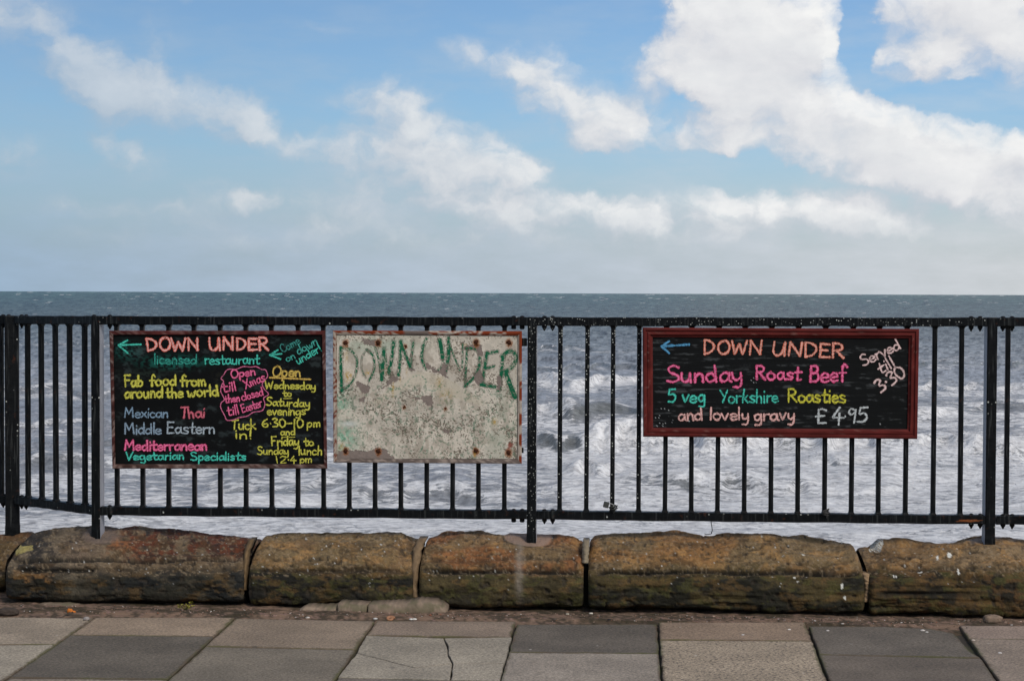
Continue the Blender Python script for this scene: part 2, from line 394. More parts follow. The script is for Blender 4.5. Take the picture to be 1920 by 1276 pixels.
    Z *= np.clip(ss(-np.abs(uu), -.75, -.4), 0, 1)
    V = np.stack([X, Y, SEA+Z], -1).reshape(-1, 3)
    # silt-laden water: green far out, slate in the middle, grey-brown in the surf
    wat = np.stack([np.interp(py, [549,556,570,620,700,800,1000], s2l([a,b,c,d,e,f,h])) for a,b,c,d,e,f,h in
                    ((74,74,82,114,160,172,176),(98,95,96,118,162,172,176),(86,84,90,117,166,175,179))], -1)
    var = fbm(X*.02, Y*.012, o=4, seed=61)
    fine = vnoise(uu*330, np.log(dd)*80, seed=63)*.5+vnoise(uu*1000, np.log(dd)*210, seed=64)*.5
    wat = wat*((.62+.35*var)*(1+2.3*(fine-.5)*np.interp(py,[549,640,760],[1,1,.35])))[..., None]
    brown = s2l((98,101,96))
    wat = lerp(wat, brown*np.ones_like(wat)*(.75+.5*fbm(X*.8,Y*2.2,o=3,seed=66))[...,None], np.clip(dark*.85, 0, .85))
    m, g, bs = new_mat('sea_water')
    at = g.n('ShaderNodeAttribute', attribute_name='Col'); fa = g.n('ShaderNodeAttribute', attribute_name='foam')
    tc = g.n('ShaderNodeTexCoord')
    def nz(sc, scale, det, ro=.6):
        mp = g.n('ShaderNodeMapping'); mp.inputs['Scale'].default_value = sc; g.l(tc.outputs['Object'], mp.inputs['Vector'])
        n = g.n('ShaderNodeTexNoise', i_Scale=scale, i_Detail=det, i_Roughness=ro); n.inputs['Distortion'].default_value = .25
        g.l(mp.outputs[0], n.inputs['Vector']); return n.outputs[0]
    s1 = nz((.5,.8,1), .45, 6); s2 = nz((1.25,1.7,1), 1.2, 8, .68); s4 = nz((.6,.9,1), .8, 4)
    v = g.math('ADD', g.math('ADD', fa.outputs['Fac'], g.math('MULTIPLY_ADD', s2, 2.6, -1.3)), g.math('MULTIPLY_ADD', s1, 1.1, -.55))
    mask = g.rng(v, .30, .58)
    mask = g.math('MULTIPLY', mask, g.rng(fa.outputs['Fac'], .0, .14))
    l1 = nz((1.0,1.5,1), 1.5, 3, .5)
    worm = g.rng(g.math('ABSOLUTE', g.math('MULTIPLY_ADD', l1, 2., -1.)), .02, .10, 1., 0.)
    worm = g.math('MULTIPLY', worm, g.rng(s4, .44, .60))
    mask = g.math('MULTIPLY', mask, g.math('MULTIPLY_ADD', worm, -.8, 1.))
    s5 = nz((1.,1.2,1), 2.6, 7, .7)
    fcol = g.mix(g.rng(s5, .34, .64), s2l((194,192,191)), s2l((246,244,241)))
    # fine streaks of silt between the foam
    s3 = nz((1.,1.7,1), 2.3, 6, .7)
    wv = g.n('ShaderNodeVectorMath', operation='SCALE'); g.l(at.outputs['Color'], wv.inputs[0]); g.l(g.rng(s3, .34, .66, .58, 1.45, smooth=False), wv.inputs['Scale'])
    g.l(g.mix(mask, wv.outputs[0], fcol), bs.inputs['Base Color'])
    g.l(g.math('MULTIPLY_ADD', mask, .5, .32), bs.inputs['Roughness'])
    g.l(g.math('MULTIPLY_ADD', mask, -.06, .10), bs.inputs['Specular IOR Level'])
    bs.inputs['IOR'].default_value = 1.33
    hb = g.math('ADD', nz((1.,1.4,1), 2.2, 8, .72), g.math('MULTIPLY', mask, .3))
    bp = g.n('ShaderNodeBump', i_Strength=.65, i_Distance=.28); g.l(hb, bp.inputs['Height']); g.l(bp.outputs[0], bs.inputs['Normal'])
    ob = mesh_np('sea', V, grid_faces(*X.shape), m, smooth=True, col=wat.reshape(-1,3), attrs={'foam': foam.ravel()})
    tag(ob, kind='structure')
build_sea()

# sea wall below the coping and the promenade ground
def build_ground():
    mb = MB()
    sL = fs(40,1080,.24)[0]; mb.prism([F(-9,-.22,SEA-2), F(sL,-.22,SEA-2), F(sL,-.9,SEA-2), F(-9,-.9,SEA-2)], [F(-9,-.22,.13), F(sL,-.22,.13), F(sL,-.5,.13), F(-9,-.5,.13)])
    A = [F(sL,.10,.15), F(9,.10,.15), F(9,-.25,.15), F(sL,-.25,.15)]
    Bq = [F(sL,.10,SEA-2), F(9,.10,SEA-2), F(9,-.7,SEA-2), F(sL,-.7,SEA-2)]
    mb.prism(Bq, A)
    tag(mb.build('sea_wall', plain_mat('sea_wall_stone', (58,50,40))), kind='structure')
    mb = MB(); mb.add([(-40,-40,-.016),(40,-40,-.016),(40,7.22,-.016),(-40,7.22,-.016)], [(0,1,2,3)])
    m, g, bs = new_mat('joint_moss_and_grit'); tc = g.n('ShaderNodeTexCoord')
    n1 = g.n('ShaderNodeTexNoise', i_Scale=5., i_Detail=5.); g.l(tc.outputs['Object'], n1.inputs['Vector'])
    n2 = g.n('ShaderNodeTexNoise', i_Scale=90., i_Detail=4.); g.l(tc.outputs['Object'], n2.inputs['Vector'])
    c = g.mix(g.rng(n1.outputs[0], .42, .58), s2l((62,54,44)), s2l((74,76,36)))
    g.l(g.mix(n2.outputs[0], c, s2l((40,34,26))), bs.inputs['Base Color']); bs.inputs['Roughness'].default_value = .95
    tag(mb.build('ground', m), kind='structure')
    s_ = np.linspace(-3.4, 3.4, 620); d_ = np.linspace(-.3, .80, 130)
    dd, sg = np.meshgrid(d_, s_, indexing='ij')
    P = O + sg[...,None]*E + dd[...,None]*N
    x, y = P[...,0], P[...,1]
    z = np.interp(dd, [-.3,.24,.45,.60,.62,.8], [-.055,-.040,-.018,-.004,-.010,-.0175]) + .018*(fbm(x*9, y*14, o=5, seed=3)-.5)*ss(-dd, -.66, -.5)
    P[...,2] = z
    n = fbm(x*55, y*26, o=4, seed=9, gain=.7); n2 = fbm(x*5, y*5, o=3, seed=10)
    c = lerp(s2l((78,66,52))*np.ones(x.shape+(3,)), s2l((138,112,92)), ss(n+.4*(n2-.5), .38, .62))
    sp1 = vnoise(x*110, y*80, seed=4); c = lerp(c, s2l((150,120,108)), ss(sp1, .80, .88))
    c = lerp(c, s2l((54,48,30)), ss(fbm(x*6,y*9,o=3,seed=30), .56, .68)*.7)
    ob = mesh_np('dirt_strip', P.reshape(-1,3), grid_faces(*x.shape), M_DIRT, smooth=True, col=c.reshape(-1,3))
    tag(ob, kind='structure')
build_ground()

# ------------------------------------------------------------------ pavement of uneven slabs
def inset(poly, d):
    n = len(poly); out = []
    area = sum(poly[i][0]*poly[(i+1)%n][1]-poly[(i+1)%n][0]*poly[i][1] for i in range(n))
    sg = 1 if area > 0 else -1
    for i in range(n):
        p0, p1, p2 = np.array(poly[i-1]), np.array(poly[i]), np.array(poly[(i+1)%n])
        a = p1-p0; b = p2-p1; a = a/np.linalg.norm(a); b = b/np.linalg.norm(b)
        na = sg*np.array([-a[1],a[0]]); nb = sg*np.array([-b[1],b[0]])
        m = na+nb; m = m/max(np.dot(m,m)/2, .25) ; out.append(p1+m*d)
    return out
def build_pavement():
    J = [(-372,1152,-2.3),(-98,1155,-1.85),(172,1161,-1.45),(440,1159,-1.095),(703,1165,-.676),(968,1165,-.28),(1233,1168,.07),(1514,1173,.379),(1800,1176,.72),(2090,1180,1.05),(2390,1184,1.4)]
    def jx(k, y): a, b, c = J[k]; return a+c*(y-b)
    tan, pink = (158,147,134), (146,128,114)
    cols = [  # per column: list of (y at left, y at right) row lines, colours of the rows
      ([(1152,1154),(1230,1230),(1330,1330),(1480,1480),(1750,1750)], [tan,(150,140,132),(120,112,106),(150,140,130)]),
      ([(1155,1157),(1209,1206),(1300,1300),(1440,1440),(1700,1700)], [(158,146,134),(160,152,142),(140,130,124),(120,112,108)]),
      ([(1157,1157),(1190,1193),(1269,1272),(1390,1390),(1650,1650)], [(152,136,122),(103,97,91),(136,126,118),(146,138,128)]),
      ([(1158,1163),(1211,1217),(1300,1306),(1450,1450),(1700,1700)], [(144,130,118),(122,115,107),(150,140,130),(120,112,106)]),
      ([(1163,1163),(1191,1194),(1269,1276),(1400,1400),(1660,1660)], [(140,126,116),(155,148,139),(118,110,106),(150,142,134)]),
      ([(1169,1168),(1222,1224),(1320,1322),(1460,1460),(1720,1720)], [(103,97,92),(146,138,132),(126,116,110),(146,136,126)]),
      ([(1166,1165),(1199,1201),(1310,1312),(1460,1460),(1700,1700)], [pink,(165,152,138),(110,104,100),(140,132,124)]),
      ([(1173,1184),(1226,1233),(1320,1330),(1470,1470),(1720,1720)], [(106,100,95),(110,102,96),(150,142,132),(120,114,108)]),
      ([(1171,1172),(1196,1201),(1290,1294),(1440,1440),(1700,1700)], [(158,142,134),(142,130,122),(110,102,98),(140,132,124)]),
      ([(1176,1180),(1230,1236),(1330,1330),(1480,1480),(1750,1750)], [tan,(110,104,98),(150,142,132),(120,114,108)])]
    V, Fc, C, SP, EG = [], [], [], [], []
    rr = random.Random(5)
    def slab(pix, col, sp=0., gap=.0045):
        pts0 = [on_z(x, y)[:2] for x, y in pix]; n4 = len(pts0)
        counts = [max(2, int(np.linalg.norm(pts0[(i+1)%n4]-pts0[i])/.03)) for i in range(n4)]; sd = len(V) % 97
        def ring_pts(d):
            c4 = inset(pts0, d); out = []
            for i in range(n4):
                p_, q_ = c4[i], c4[(i+1)%n4]; L_ = np.linalg.norm(q_-p_)+1e-9; nn_ = np.array([-(q_-p_)[1],(q_-p_)[0]])/L_; ns = counts[i]
                for j in range(ns):
                    t = j/ns; o_ = pts0[i]*(1-t)+pts0[(i+1)%n4]*t; w_ = .0045*min(1, j, ns-j)*(1 if d < .02 else .3)
                    out.append(p_*(1-t)+q_*t + nn_*w_*2*(fbm(np.array(o_[0]*16), np.array(o_[1]*16+i*3.3), o=3, seed=sd)-.5))
            return out
        pts = ring_pts(0.)
        col = s2l(col)*(.96+.08*rr.random())*np.array([1.07,1.05,.955])
        z0 = rr.uniform(-.0015,.0015); tx, ty = rr.uniform(-.003,.003), rr.uniform(-.003,.003)
        c0 = np.mean(pts, 0); b = len(V); n = len(pts)
        rings = [(gap,-.03,.45,1.),(gap,-.004,.6,1.),(gap+.003,-.0004,.86,1.),(gap+.012,.0,1.,.7),(gap+.05,.0,1.,0.)] if gap > .004 else [(gap,-.03,.4,.3),(gap,-.004,.5,.3),(gap+.002,-.0004,.86,.2),(gap+.006,.0,1.,0.)]
        for d, z, k, eg in rings:
            for p in ring_pts(d):
                V.append((p[0],p[1],z+z0+tx*(p[0]-c0[0])+ty*(p[1]-c0[1]))); C.append(col*k); SP.append(sp); EG.append(eg)
        for r in range(len(rings)-1):
            for i in range(n): Fc.append((b+r*n+i, b+r*n+(i+1)%n, b+(r+1)*n+(i+1)%n, b+(r+1)*n+i))
        Fc.append(tuple(b+(len(rings)-1)*n+i for i in range(n)))
    for k, (rows, cc) in enumerate(cols):
        for r in range(4):
            (a0,a1),(b0,b1) = rows[r], rows[r+1]
            q = [(jx(k,a0),a0),(jx(k+1,a1),a1),(jx(k+1,b1),b1),(jx(k,b0),b0)]
            if k == 4 and r == 1:          # the cracked slab in four pieces
                tl, tr, br, bl = q
                m0, cen, e1, w1, w2 = (833,1196),(849,1243),(jx(5,1244),1244),(668,1224),(778,1251)
                bb = (845,1274)
                slab([tl, m0, (840,1215),(841,1228), cen, w2, w1], cc[r], gap=.0027)
                slab([m0, tr, e1, cen, (841,1228),(840,1215)], cc[r], gap=.0010)
                slab([w1, w2, cen, bb, bl], cc[r], gap=.0027)
                slab([cen, e1, br, bb], cc[r], gap=.0008)
            else:
                if k == 7 and r == 0:      # worn far corner
                    q = [q[0], (1655,1174), (1745,1178), (1790,1187), (1822,1222), q[2], q[3]]
                slab(q, cc[r], 1. if (k == 6 and r == 1) else 0.)
    m = M_SLAB.copy(); m.name = 'pavement_slabs'; nt = m.node_tree; g = NT.__new__(NT); g.nt = nt
    bs = [n for n in nt.nodes if n.type == 'BSDF_PRINCIPLED'][0]
    old = bs.inputs['Base Color'].links[0].from_socket
    tc = g.n('ShaderNodeTexCoord'); sa = g.n('ShaderNodeAttribute', attribute_name='speck')
    nz = g.n('ShaderNodeTexNoise', i_Scale=85., i_Detail=2.); g.l(tc.outputs['Object'], nz.inputs['Vector'])
    c1 = g.mix(g.math('MULTIPLY', g.rng(nz.outputs[0], .52, .62), g.math('MULTIPLY', sa.outputs['Fac'], .75)), old, s2l((84,76,70)))
    # coarse aggregate in every slab
    vo = g.n('ShaderNodeTexNoise', i_Scale=88., i_Detail=4., i_Roughness=.85); g.l(tc.outputs['Object'], vo.inputs['Vector'])
    c2 = g.mix(g.rng(vo.outputs[0], .30, .72, .0, 1.), (.55,.55,.55), (1.5,1.45,1.40))
    c3 = g.mix(1., c1, c2, 'MULTIPLY')
    # white chips and droppings, a few dark stains
    v2 = g.n('ShaderNodeTexVoronoi', i_Scale=11.); g.l(tc.outputs['Object'], v2.inputs['Vector'])
    vs = g.n('ShaderNodeSeparateColor'); g.l(v2.outputs['Color'], vs.inputs[0])
    chip = g.math('MULTIPLY', g.rng(vs.outputs[0], .72, .76), g.rng(v2.outputs['Distance'], .035, .075, 1., 0.))
    c4 = g.mix(g.math('MULTIPLY', chip, vs.outputs[1]), c3, s2l((205,198,190)))
    st = g.n('ShaderNodeTexNoise', i_Scale=3.5, i_Detail=5., i_Roughness=.6); g.l(tc.outputs['Object'], st.inputs['Vector'])
    c5 = g.mix(g.rng(st.outputs[0], .35, .7), (.80,.79,.78), (1.12,1.1,1.08))
    c6 = g.mix(1., c4, c5, 'MULTIPLY')
    # grit and moss caught along the joints, patchy
    ea = g.n('ShaderNodeAttribute', attribute_name='edge')
    e1 = g.n('ShaderNodeTexNoise', i_Scale=14., i_Detail=6., i_Roughness=.7); g.l(tc.outputs['Object'], e1.inputs['Vector'])
    e2 = g.n('ShaderNodeTexNoise', i_Scale=4., i_Detail=3.); g.l(tc.outputs['Object'], e2.inputs['Vector'])
    dm = g.rng(g.math('ADD', ea.outputs['Fac'], g.math('MULTIPLY_ADD', e1.outputs[0], 1.8, -1.15)), .38, .85, 0., .8)
    c7 = g.mix(dm, c6, g.mix(g.rng(e2.outputs[0], .44, .58), s2l((92,78,62)), s2l((84,82,50))))
    # old stains and gum
    s5 = g.n('ShaderNodeTexNoise', i_Scale=7., i_Detail=5., i_Roughness=.65); g.l(tc.outputs['Object'], s5.inputs['Vector'])
    c8 = g.mix(g.rng(s5.outputs[0], .56, .72, 0., .35), c7, s2l((96,86,76)))
    v6 = g.n('ShaderNodeTexVoronoi', i_Scale=5.); g.l(tc.outputs['Object'], v6.inputs['Vector'])
    vt = g.n('ShaderNodeSeparateColor'); g.l(v6.outputs['Color'], vt.inputs[0])
    gum = g.math('MULTIPLY', g.rng(vt.outputs[0], .60, .62), g.rng(v6.outputs['Distance'], .055, .075, .45, 0.))
    g.l(g.mix(gum, c8, s2l((70,66,62))), bs.inputs['Base Color'])
    ob = mesh_np('pavement', V, Fc, m, col=np.array(C), attrs={'speck': SP, 'edge': EG}); tag(ob, kind='structure')
build_pavement()

# ------------------------------------------------------------------ coping stones
def build_stones():
    vd = np.array([(-.30,-.06),(-.32,.08),(-.29,.19),(-.23,.245),(-.13,.275),(-.04,.268),(.05,.248),(.12,.226),(.175,.198),(.205,.172),
                   (.222,.158),(.238,.135),(.252,.10),(.259,.06),(.257,.01),(.245,-.018),(.18,-.03),(.08,-.06)])
    seg = np.r_[0, np.cumsum(np.hypot(*np.diff(vd, axis=0).T))]
    NV = 150
    front = np.linspace(seg[4], seg[-1], 165); back = np.linspace(0, seg[4], 31)[:-1]
    tv = np.r_[back, front]; NV = len(tv)
    pd = np.interp(tv, seg, vd[:,0]); pz = np.interp(tv, seg, vd[:,1])
    ker = np.ones(7)/7
    pd[3:-3] = np.convolve(pd, ker, 'valid'); pz[3:-3] = np.convolve(pz, ker, 'valid')
    grp = 'sandstone coping blocks along the railing foot'
    stones = [
     dict(x0=-420,x1=9,crest=[(-420,1008),(0,1003),(40,1000)],dep=-.30,lab='dark coping block cut off at the left edge, set back beyond the corner'),
     dict(x0=10,x1=457,crest=[(0,1006),(60,998),(115,988),(150,989),(250,989),(330,995),(440,1001),(470,1008)],dep=0,lab='long two-grooved coping block with black lichen and rusty red top, under the corner post'),
     dict(x0=466,x1=774,crest=[(466,1008),(490,1002),(540,997),(700,996),(752,997),(775,1009)],dep=0,lab='olive brown coping block with black pits, below the rusty white sign'),
     dict(x0=786,x1=1094,crest=[(786,1008),(805,1001),(840,995),(905,994),(950,998),(1020,1003),(1075,1004),(1094,1012)],dep=0,lab='orange coping block carrying the middle post in a mortar patch'),
     dict(x0=1103,x1=1622,crest=[(1103,1011),(1120,1005),(1180,999),(1260,995),(1290,999),(1330,1002),(1400,998),(1450,1000),(1490,1004),(1545,1010),(1590,1016),(1622,1030)],dep=0,lab='longest coping block, layered orange sandstone with a dangling wire above it'),
     dict(x0=1630,x1=2480,crest=[(1630,1022),(1645,1013),(1700,1010),(1790,1012),(1850,1006),(1930,1012),(2140,1016),(2480,1020)],dep=0,lab='brown coping block at the right edge spattered with white droppings')]
    for si, st in enumerate(stones):
        dep = st['dep']
        s0 = fs(st['x0'], 1080, .24+dep)[0]; s1 = fs(st['x1'], 1080, .24+dep)[0]
        L = s1-s0; nu = int(max(90, L/.0052)); su = np.linspace(0, L, nu)
        # denser near both ends
        e = np.minimum(su, L-su)
        ux = s0+su
        cx = []
        for s_ in ux:
            cx.append(proj(F(s_, -.12+dep, .27))[0])
        cx = np.array(cx)
        cy = np.interp(cx, [c[0] for c in st['crest']], [c[1] for c in st['crest']])
        zc = np.array([H + (F(s_,-.12+dep,0)[1])*(((638-y)/FPX)*UP[2]+FW[2]+(x-960)/FPX*RT[2])/(((638-y)/FPX)*UP[1]+FW[1]) for s_, x, y in zip(ux, cx, cy)])
        ksc = zc/.277
        r = .032
        ee = np.clip(e/r, 0, 1); ins = r*(1-np.sqrt(1-(1-ee)**2))*.75
        UU = np.repeat(ux[:,None], NV, 1); 
        cxd, czd = -.03, .12
        DD = np.repeat(pd[None], nu, 0); ZZ = np.repeat(pz[None], nu, 0)
        # inset the section at the rounded ends
        vx, vz = DD-cxd, ZZ-czd; ln = np.hypot(vx, vz)+1e-6
        DD = DD - vx/ln*ins[:,None]; ZZ = ZZ - vz/ln*ins[:,None]
        topw = ss(ZZ, .03, .2); ZZ = ZZ*(1+(ksc[:,None]-1)*topw)
        # noise displacement
        P = O + UU[...,None]*E + (DD+dep)[...,None]*N + ZZ[...,None]*ZU
        x, y, z = P[...,0], P[...,1], P[...,2]
        n1 = fbm(x*5, y*8, z*12, o=5, seed=100+si); n2 = fbm(x*22, y*26, z*40, o=4, seed=130+si)
        lay = fbm(x*3, y*3+z*6, z*55, o=4, seed=150+si)     # bedding layers
        pit = ss(fbm(x*38, y*38, z*38, o=2, seed=170+si), .66, .76)
        amp = (n1-.5)*.046 + (n2-.5)*.013 + (lay-.5)*.018*(1 if si in (4,5) else .5) - pit*.008
        px, py = proj(P)
        # grooves across the face, as measured
        gr = np.zeros_like(x)
        G = {1:[(1049,3.4,1.),(1068,4.5,1.2)],2:[(1048,2.5,.5),(1068,4.,.7)],3:[(1047,4.,.5),(1069,4.5,1.2)],4:[(1070,4.,1.3)],5:[(1112,4.,.9),(1066,3,.4)],0:[]}[si]
        for (gy, gw, ga) in G:
            tilt = {1:0,2:.008,3:.003,4:.004,5:.0}[si]*(px-st['x0'])
            wob = 5*(vnoise(px/70., 0*px, seed=200+si)-.5)
            gate = ss(px, st['x0']+(16 if si==1 else 0), st['x0']+34)*(1-ss(px, st['x1']-20, st['x1']-6))
            if si == 1 and gy == 1068: gate = gate*(1-.75*ss(px, 150, 200))
            if si == 5 and gy == 1112: gate = gate*(1-ss(px, 1780, 1840))
            if si == 2 and gy == 1048: gate = gate*(vnoise(px/50.,0*px,seed=77) > .45)
            gr += ga*np.exp(-((py-gy-tilt-wob)/gw)**2)*gate*(DD > .1)
        amp = amp - np.minimum(gr,1.3)*.022
        nx = np.gradient(ZZ, axis=1); nd = -np.gradient(DD, axis=1); nl = np.hypot(nx, nd)+1e-9
        # outward normal in the section plane (profile runs back -> front over the top)
        nD, nZ = -nx/nl, -nd/nl
        sgn = np.sign(np.mean(nZ[:, 40])) or 1
        nD, nZ = nD*sgn, nZ*sgn
        endf = ss(e, .0, .02)[:,None]
        amp = amp*(.35+.65*endf)
        if si == 3:  # mortar bed round the middle post
            mp_ = ss(1-np.hypot((px-990)/48., (py-1006)/22.), 0, .25); amp = amp*(1-mp_*.8)+.006*mp_
        P = P + (amp*nD)[...,None]*N + (amp*nZ)[...,None]*ZU
        # clean end caps
        V = P.reshape(-1,3); Fq = grid_faces(nu, NV, wrap=True)
        capA = V.reshape(nu,NV,3)[0].mean(0)-E*.004; capB = V.reshape(nu,NV,3)[-1].mean(0)+E*.004
        iA, iB = len(V), len(V)+1
        V = np.vstack([V, capA, capB])
        Fl = Fq.tolist() + [[iA, j, (j+1)%NV] for j in range(NV)] + [[iB, (nu-1)*NV+(j+1)%NV, (nu-1)*NV+j] for j in range(NV)]
        # ---- colour of the weathered surface
        c = np.ones(x.shape+(3,))
        orange, tan_, olive, dk, gold = [s2l(v) for v in ((142,102,70),(138,116,90),(82,74,48),(46,43,37),(128,102,62))]
        b1 = fbm(px/55., py/26., o=5, seed=300+si); b2 = fbm(px/18., py/9., o=4, seed=320+si); b3 = fbm(px/130., py/45., o=3, seed=340+si)
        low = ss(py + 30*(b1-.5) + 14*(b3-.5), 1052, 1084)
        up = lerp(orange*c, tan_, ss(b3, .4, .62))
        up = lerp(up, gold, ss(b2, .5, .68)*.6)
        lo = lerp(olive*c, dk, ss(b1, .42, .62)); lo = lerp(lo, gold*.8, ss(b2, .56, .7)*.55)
        if si == 1:
            up = lerp(s2l((112,100,88))*c, s2l((58,54,52)), ss(b1, .44, .58)*(1-.8*ss(px, 120, 190)))
            up = lerp(up, s2l((120,102,84)), ss(px,150,230)*.8)
            up = lerp(up, s2l((100,56,38)), ss(px, 205, 250)*ss(.6*b2+.4*b1+.25*(b3-.5), .40, .54)*(1-ss(py,1032,1062)))
            up = lerp(up, s2l((58,42,36)), ss(px, 215, 260)*ss(fbm(px/14.,py/8.,o=4,seed=311),.52,.62)*.75*(1-ss(py,1045,1062)))
            up = lerp(up, s2l((46,44,46)), (1-ss(px,95,135))*ss(fbm(px/22.,py/12.,o=4,seed=312),.40,.54)*.85)
            up = lerp(up, s2l((150,100,68)), np.exp(-(((px-222)/26.)**2+((py-1022)/18.)**2))*ss(b2,.42,.55))
            up = lerp(up, s2l((168,156,104)), ((px-28-6*(b2-.5)>0)&(px<63+14*(b2-.5))&(py>1021+4*(b2-.5))&(py<1038-(px-28)*.25)).astype(float))
            up = lerp(up, s2l((122,104,92)), np.exp(-(((px-150)/36.)**2+((py-1030)/26.)**2))*.9)
            lo = lerp(s2l((56,54,46))*c, s2l((40,42,44)), ss(b1, .42, .6)); lo = lerp(lo, s2l((92,84,72)), ss(b2, .54, .68)*.7)
            lo = lerp(lo, s2l((150,112,72)), ss(8*(b2-.5)+ (1078+16*b1-py)/10., 0, .6)*(px > 26)*(1-ss(px,95,125))*(py > 1068))
            lo = lerp(lo, s2l((104,98,88)), np.exp(-(((px-135)/16.)**2+((py-1092)/26.)**2))*.9)
        if si == 2:
            up = lerp(up, s2l((120,104,80)), .6); lo = lerp(s2l((66,60,40))*c, s2l((36,34,28)), ss(b1,.4,.58)); lo = lerp(lo, s2l((112,100,56)), ss(b2,.54,.68)*.5*(1-ss(py,1085,1110)))
        if si == 3:
            up = lerp(s2l((138,94,62))*c, s2l((128,106,80)), ss(b3,.42,.6)); lo = lerp(s2l((104,92,62))*c, s2l((58,52,36)), np.clip(ss(b1,.42,.6)*.6+ss(py,1090,1130)*.6,0,1))
        if si == 4:
            up = lerp(s2l((142,106,70))*c, s2l((126,106,80)), ss(b3,.45,.62)); lo = lerp(s2l((92,80,50))*c, s2l((44,42,30)), ss(b1+.25*(py-1100)/40.,.44,.62))
        if si == 5:
            up = lerp(s2l((128,100,70))*c, s2l((138,116,92)), ss(b3,.42,.6)); lo = lerp(s2l((88,72,44))*c, s2l((46,40,28)), ss(b1,.42,.6)); lo = lerp(lo, s2l((124,92,56)), ss(b2,.54,.66)*.6)
        if si == 0:
            up = up*.55; lo = lo*.6
        b4 = fbm(px/32., py/14., o=5, seed=460+si, gain=.6); b5 = fbm(px/24., py/12., o=5, seed=480+si, gain=.6)
        up = lerp(up, s2l((166,128,84)), ss(b4, .53, .64)*.55*(si not in (0,1))); up = lerp(up, s2l((84,66,46)), ss(b5, .54, .64)*.6)
        lo = lerp(lo, s2l((96,94,52)), ss(b5, .54, .66)*.6*(si not in (0,1))); lo = lerp(lo, s2l((128,100,62)), ss(b4, .58, .68)*.5)
        c = lerp(up*1.0, lo*.64, low)*np.array([1.0,.955,.79])  # lower part mossy, and darkened further to paint in its shade
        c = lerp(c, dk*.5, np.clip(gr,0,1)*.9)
        streak = fbm(px/40., py/3.2, o=3, seed=360+si); c = c*(.82+.36*streak)[...,None]
        c = lerp(c, s2l((58,50,40)), pit*.7)
        gr1 = fbm(px/2.2, py/1.8, o=3, seed=400+si); gr2 = fbm(px/7., py/4.5, o=4, seed=420+si, gain=.65)
        c = c*((.70+.6*gr1)*(.58+.84*gr2))[...,None]
        c = lerp(c, s2l((40,36,32)), ss(gr2, .60, .70)*.55); c = lerp(c, s2l((160,140,112)), ss(fbm(px/4., py/3., o=3, seed=440+si), .64, .72)*.4*(py < 1080))
        spots = ss(vnoise(px/5., py/3.8, seed=380+si), .88, .95)*ss(b3, .46, .6); c = lerp(c, s2l((44,44,44)), spots*.8*(py < 1075))
        # droppings: small white marks
        rg = np.random.RandomState(50+si)
        for _ in range({0:3,1:60,2:46,3:34,4:60,5:50}[si]):
            qx = rg.uniform(st['x0']+8, st['x1']-8); qy = 1004+rg.beta(1.2,2.2)*115
            rx = rg.uniform(.6,1.25)*(1.5 if rg.rand() > .9 else 1); ry = rx*(rg.uniform(.7,1.1) if rg.rand() < .92 else 2.2)
            mk = np.hypot((px-qx)/rx,(py-qy)/ry) < 1
            c[mk & (DD > -.12)] = s2l((206,202,192))*rg.uniform(.5,1)
        if si == 4:
            for (qx,qy,rx,ry) in ((1579,1098,2,6),(1584,1120,1.5,5),(1490,1082,2.5,2),(1506,1040,3,2)): c[np.hypot((px-qx)/rx,(py-qy)/ry) < 1] = s2l((220,218,205))
        if si == 5:
            for (qx,qy,rx,ry) in ((1797,1072,2,7),(1780,1040,4,3),(1725,1071,5,2.5),(1676,1079,1.5,3),(1681,1079,1.5,3),(1758,1043,2,5)): c[np.hypot((px-qx)/rx,(py-qy)/ry) < 1] = s2l((224,222,212))
            for k in range(7): c[np.hypot((px-(1633+k*3.2+ (py-1022)*-.35))/1.3,(py-1022)/9.) < 1] = s2l((196,194,184))
            mp_ = ss(1-np.hypot((px-1860)/60., (py-1012)/14.), 0, .4)*ss(b2,.3,.6); c = lerp(c, s2l((142,126,114)), mp_)
        if si == 3:
            mp_ = ss(1-np.hypot((px-990)/48., (py-1006)/22.), 0, .15); c = lerp(c, s2l((150,126,110)), mp_*.85)
            c = lerp(c, dk, np.exp(-((np.hypot((px-990)/48., (py-1006)/22.)-1)/.05)**2)*.7*(py > 1005))
            c = lerp(c, s2l((150,138,124)), np.exp(-((px-974-2*(b2-.5)*6)/7.)**2)*ss(py,1012,1030)*(1-ss(py,1090,1140))*.55)
        if si == 1:
            mp_ = ss(1-np.hypot((px-190)/44., (py-1004)/18.), 0, .4); c = lerp(c, s2l((120,104,94)), mp_*.7)
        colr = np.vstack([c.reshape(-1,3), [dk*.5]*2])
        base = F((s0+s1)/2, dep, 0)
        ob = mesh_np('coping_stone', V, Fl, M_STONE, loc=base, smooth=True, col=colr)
        tag(ob, st['lab'], 'coping stone', grp)
        st['ob'] = ob
    # mortar left in the joints, part of the block on its left
    def mortar(owner, pts, w, d0, c):
        # pts: path of pixels down the joint
        V, Fl, n = [], [], 0
        K = 40; path = np.array(pts, float); tt = np.linspace(0, 1, K); seg = np.linspace(0, 1, len(path))
        xs = np.interp(tt, seg, path[:,0]); ys = np.interp(tt, seg, path[:,1])
        for i in range(K):
            dz = np.interp(ys[i], [1008,1030,1055,1070,1140], [.04,.145,.20,.225,.232]) + d0
            for j, q in enumerate(np.linspace(-1, 1, 9)):
                ww = w*(1+.35*(vnoise(np.array(i*.35), np.array(q), seed=int(w*9))-.5))
                p = on_fence(xs[i]+q*ww, ys[i], dz - .022*q*q + .008*(vnoise(np.array(i*.5), np.array(q*2.), seed=8)-.5))
                V.append(p)
        nf = grid_faces(K, 9).tolist(); nb = len(V)
        V += [v - N*.10 for v in V]
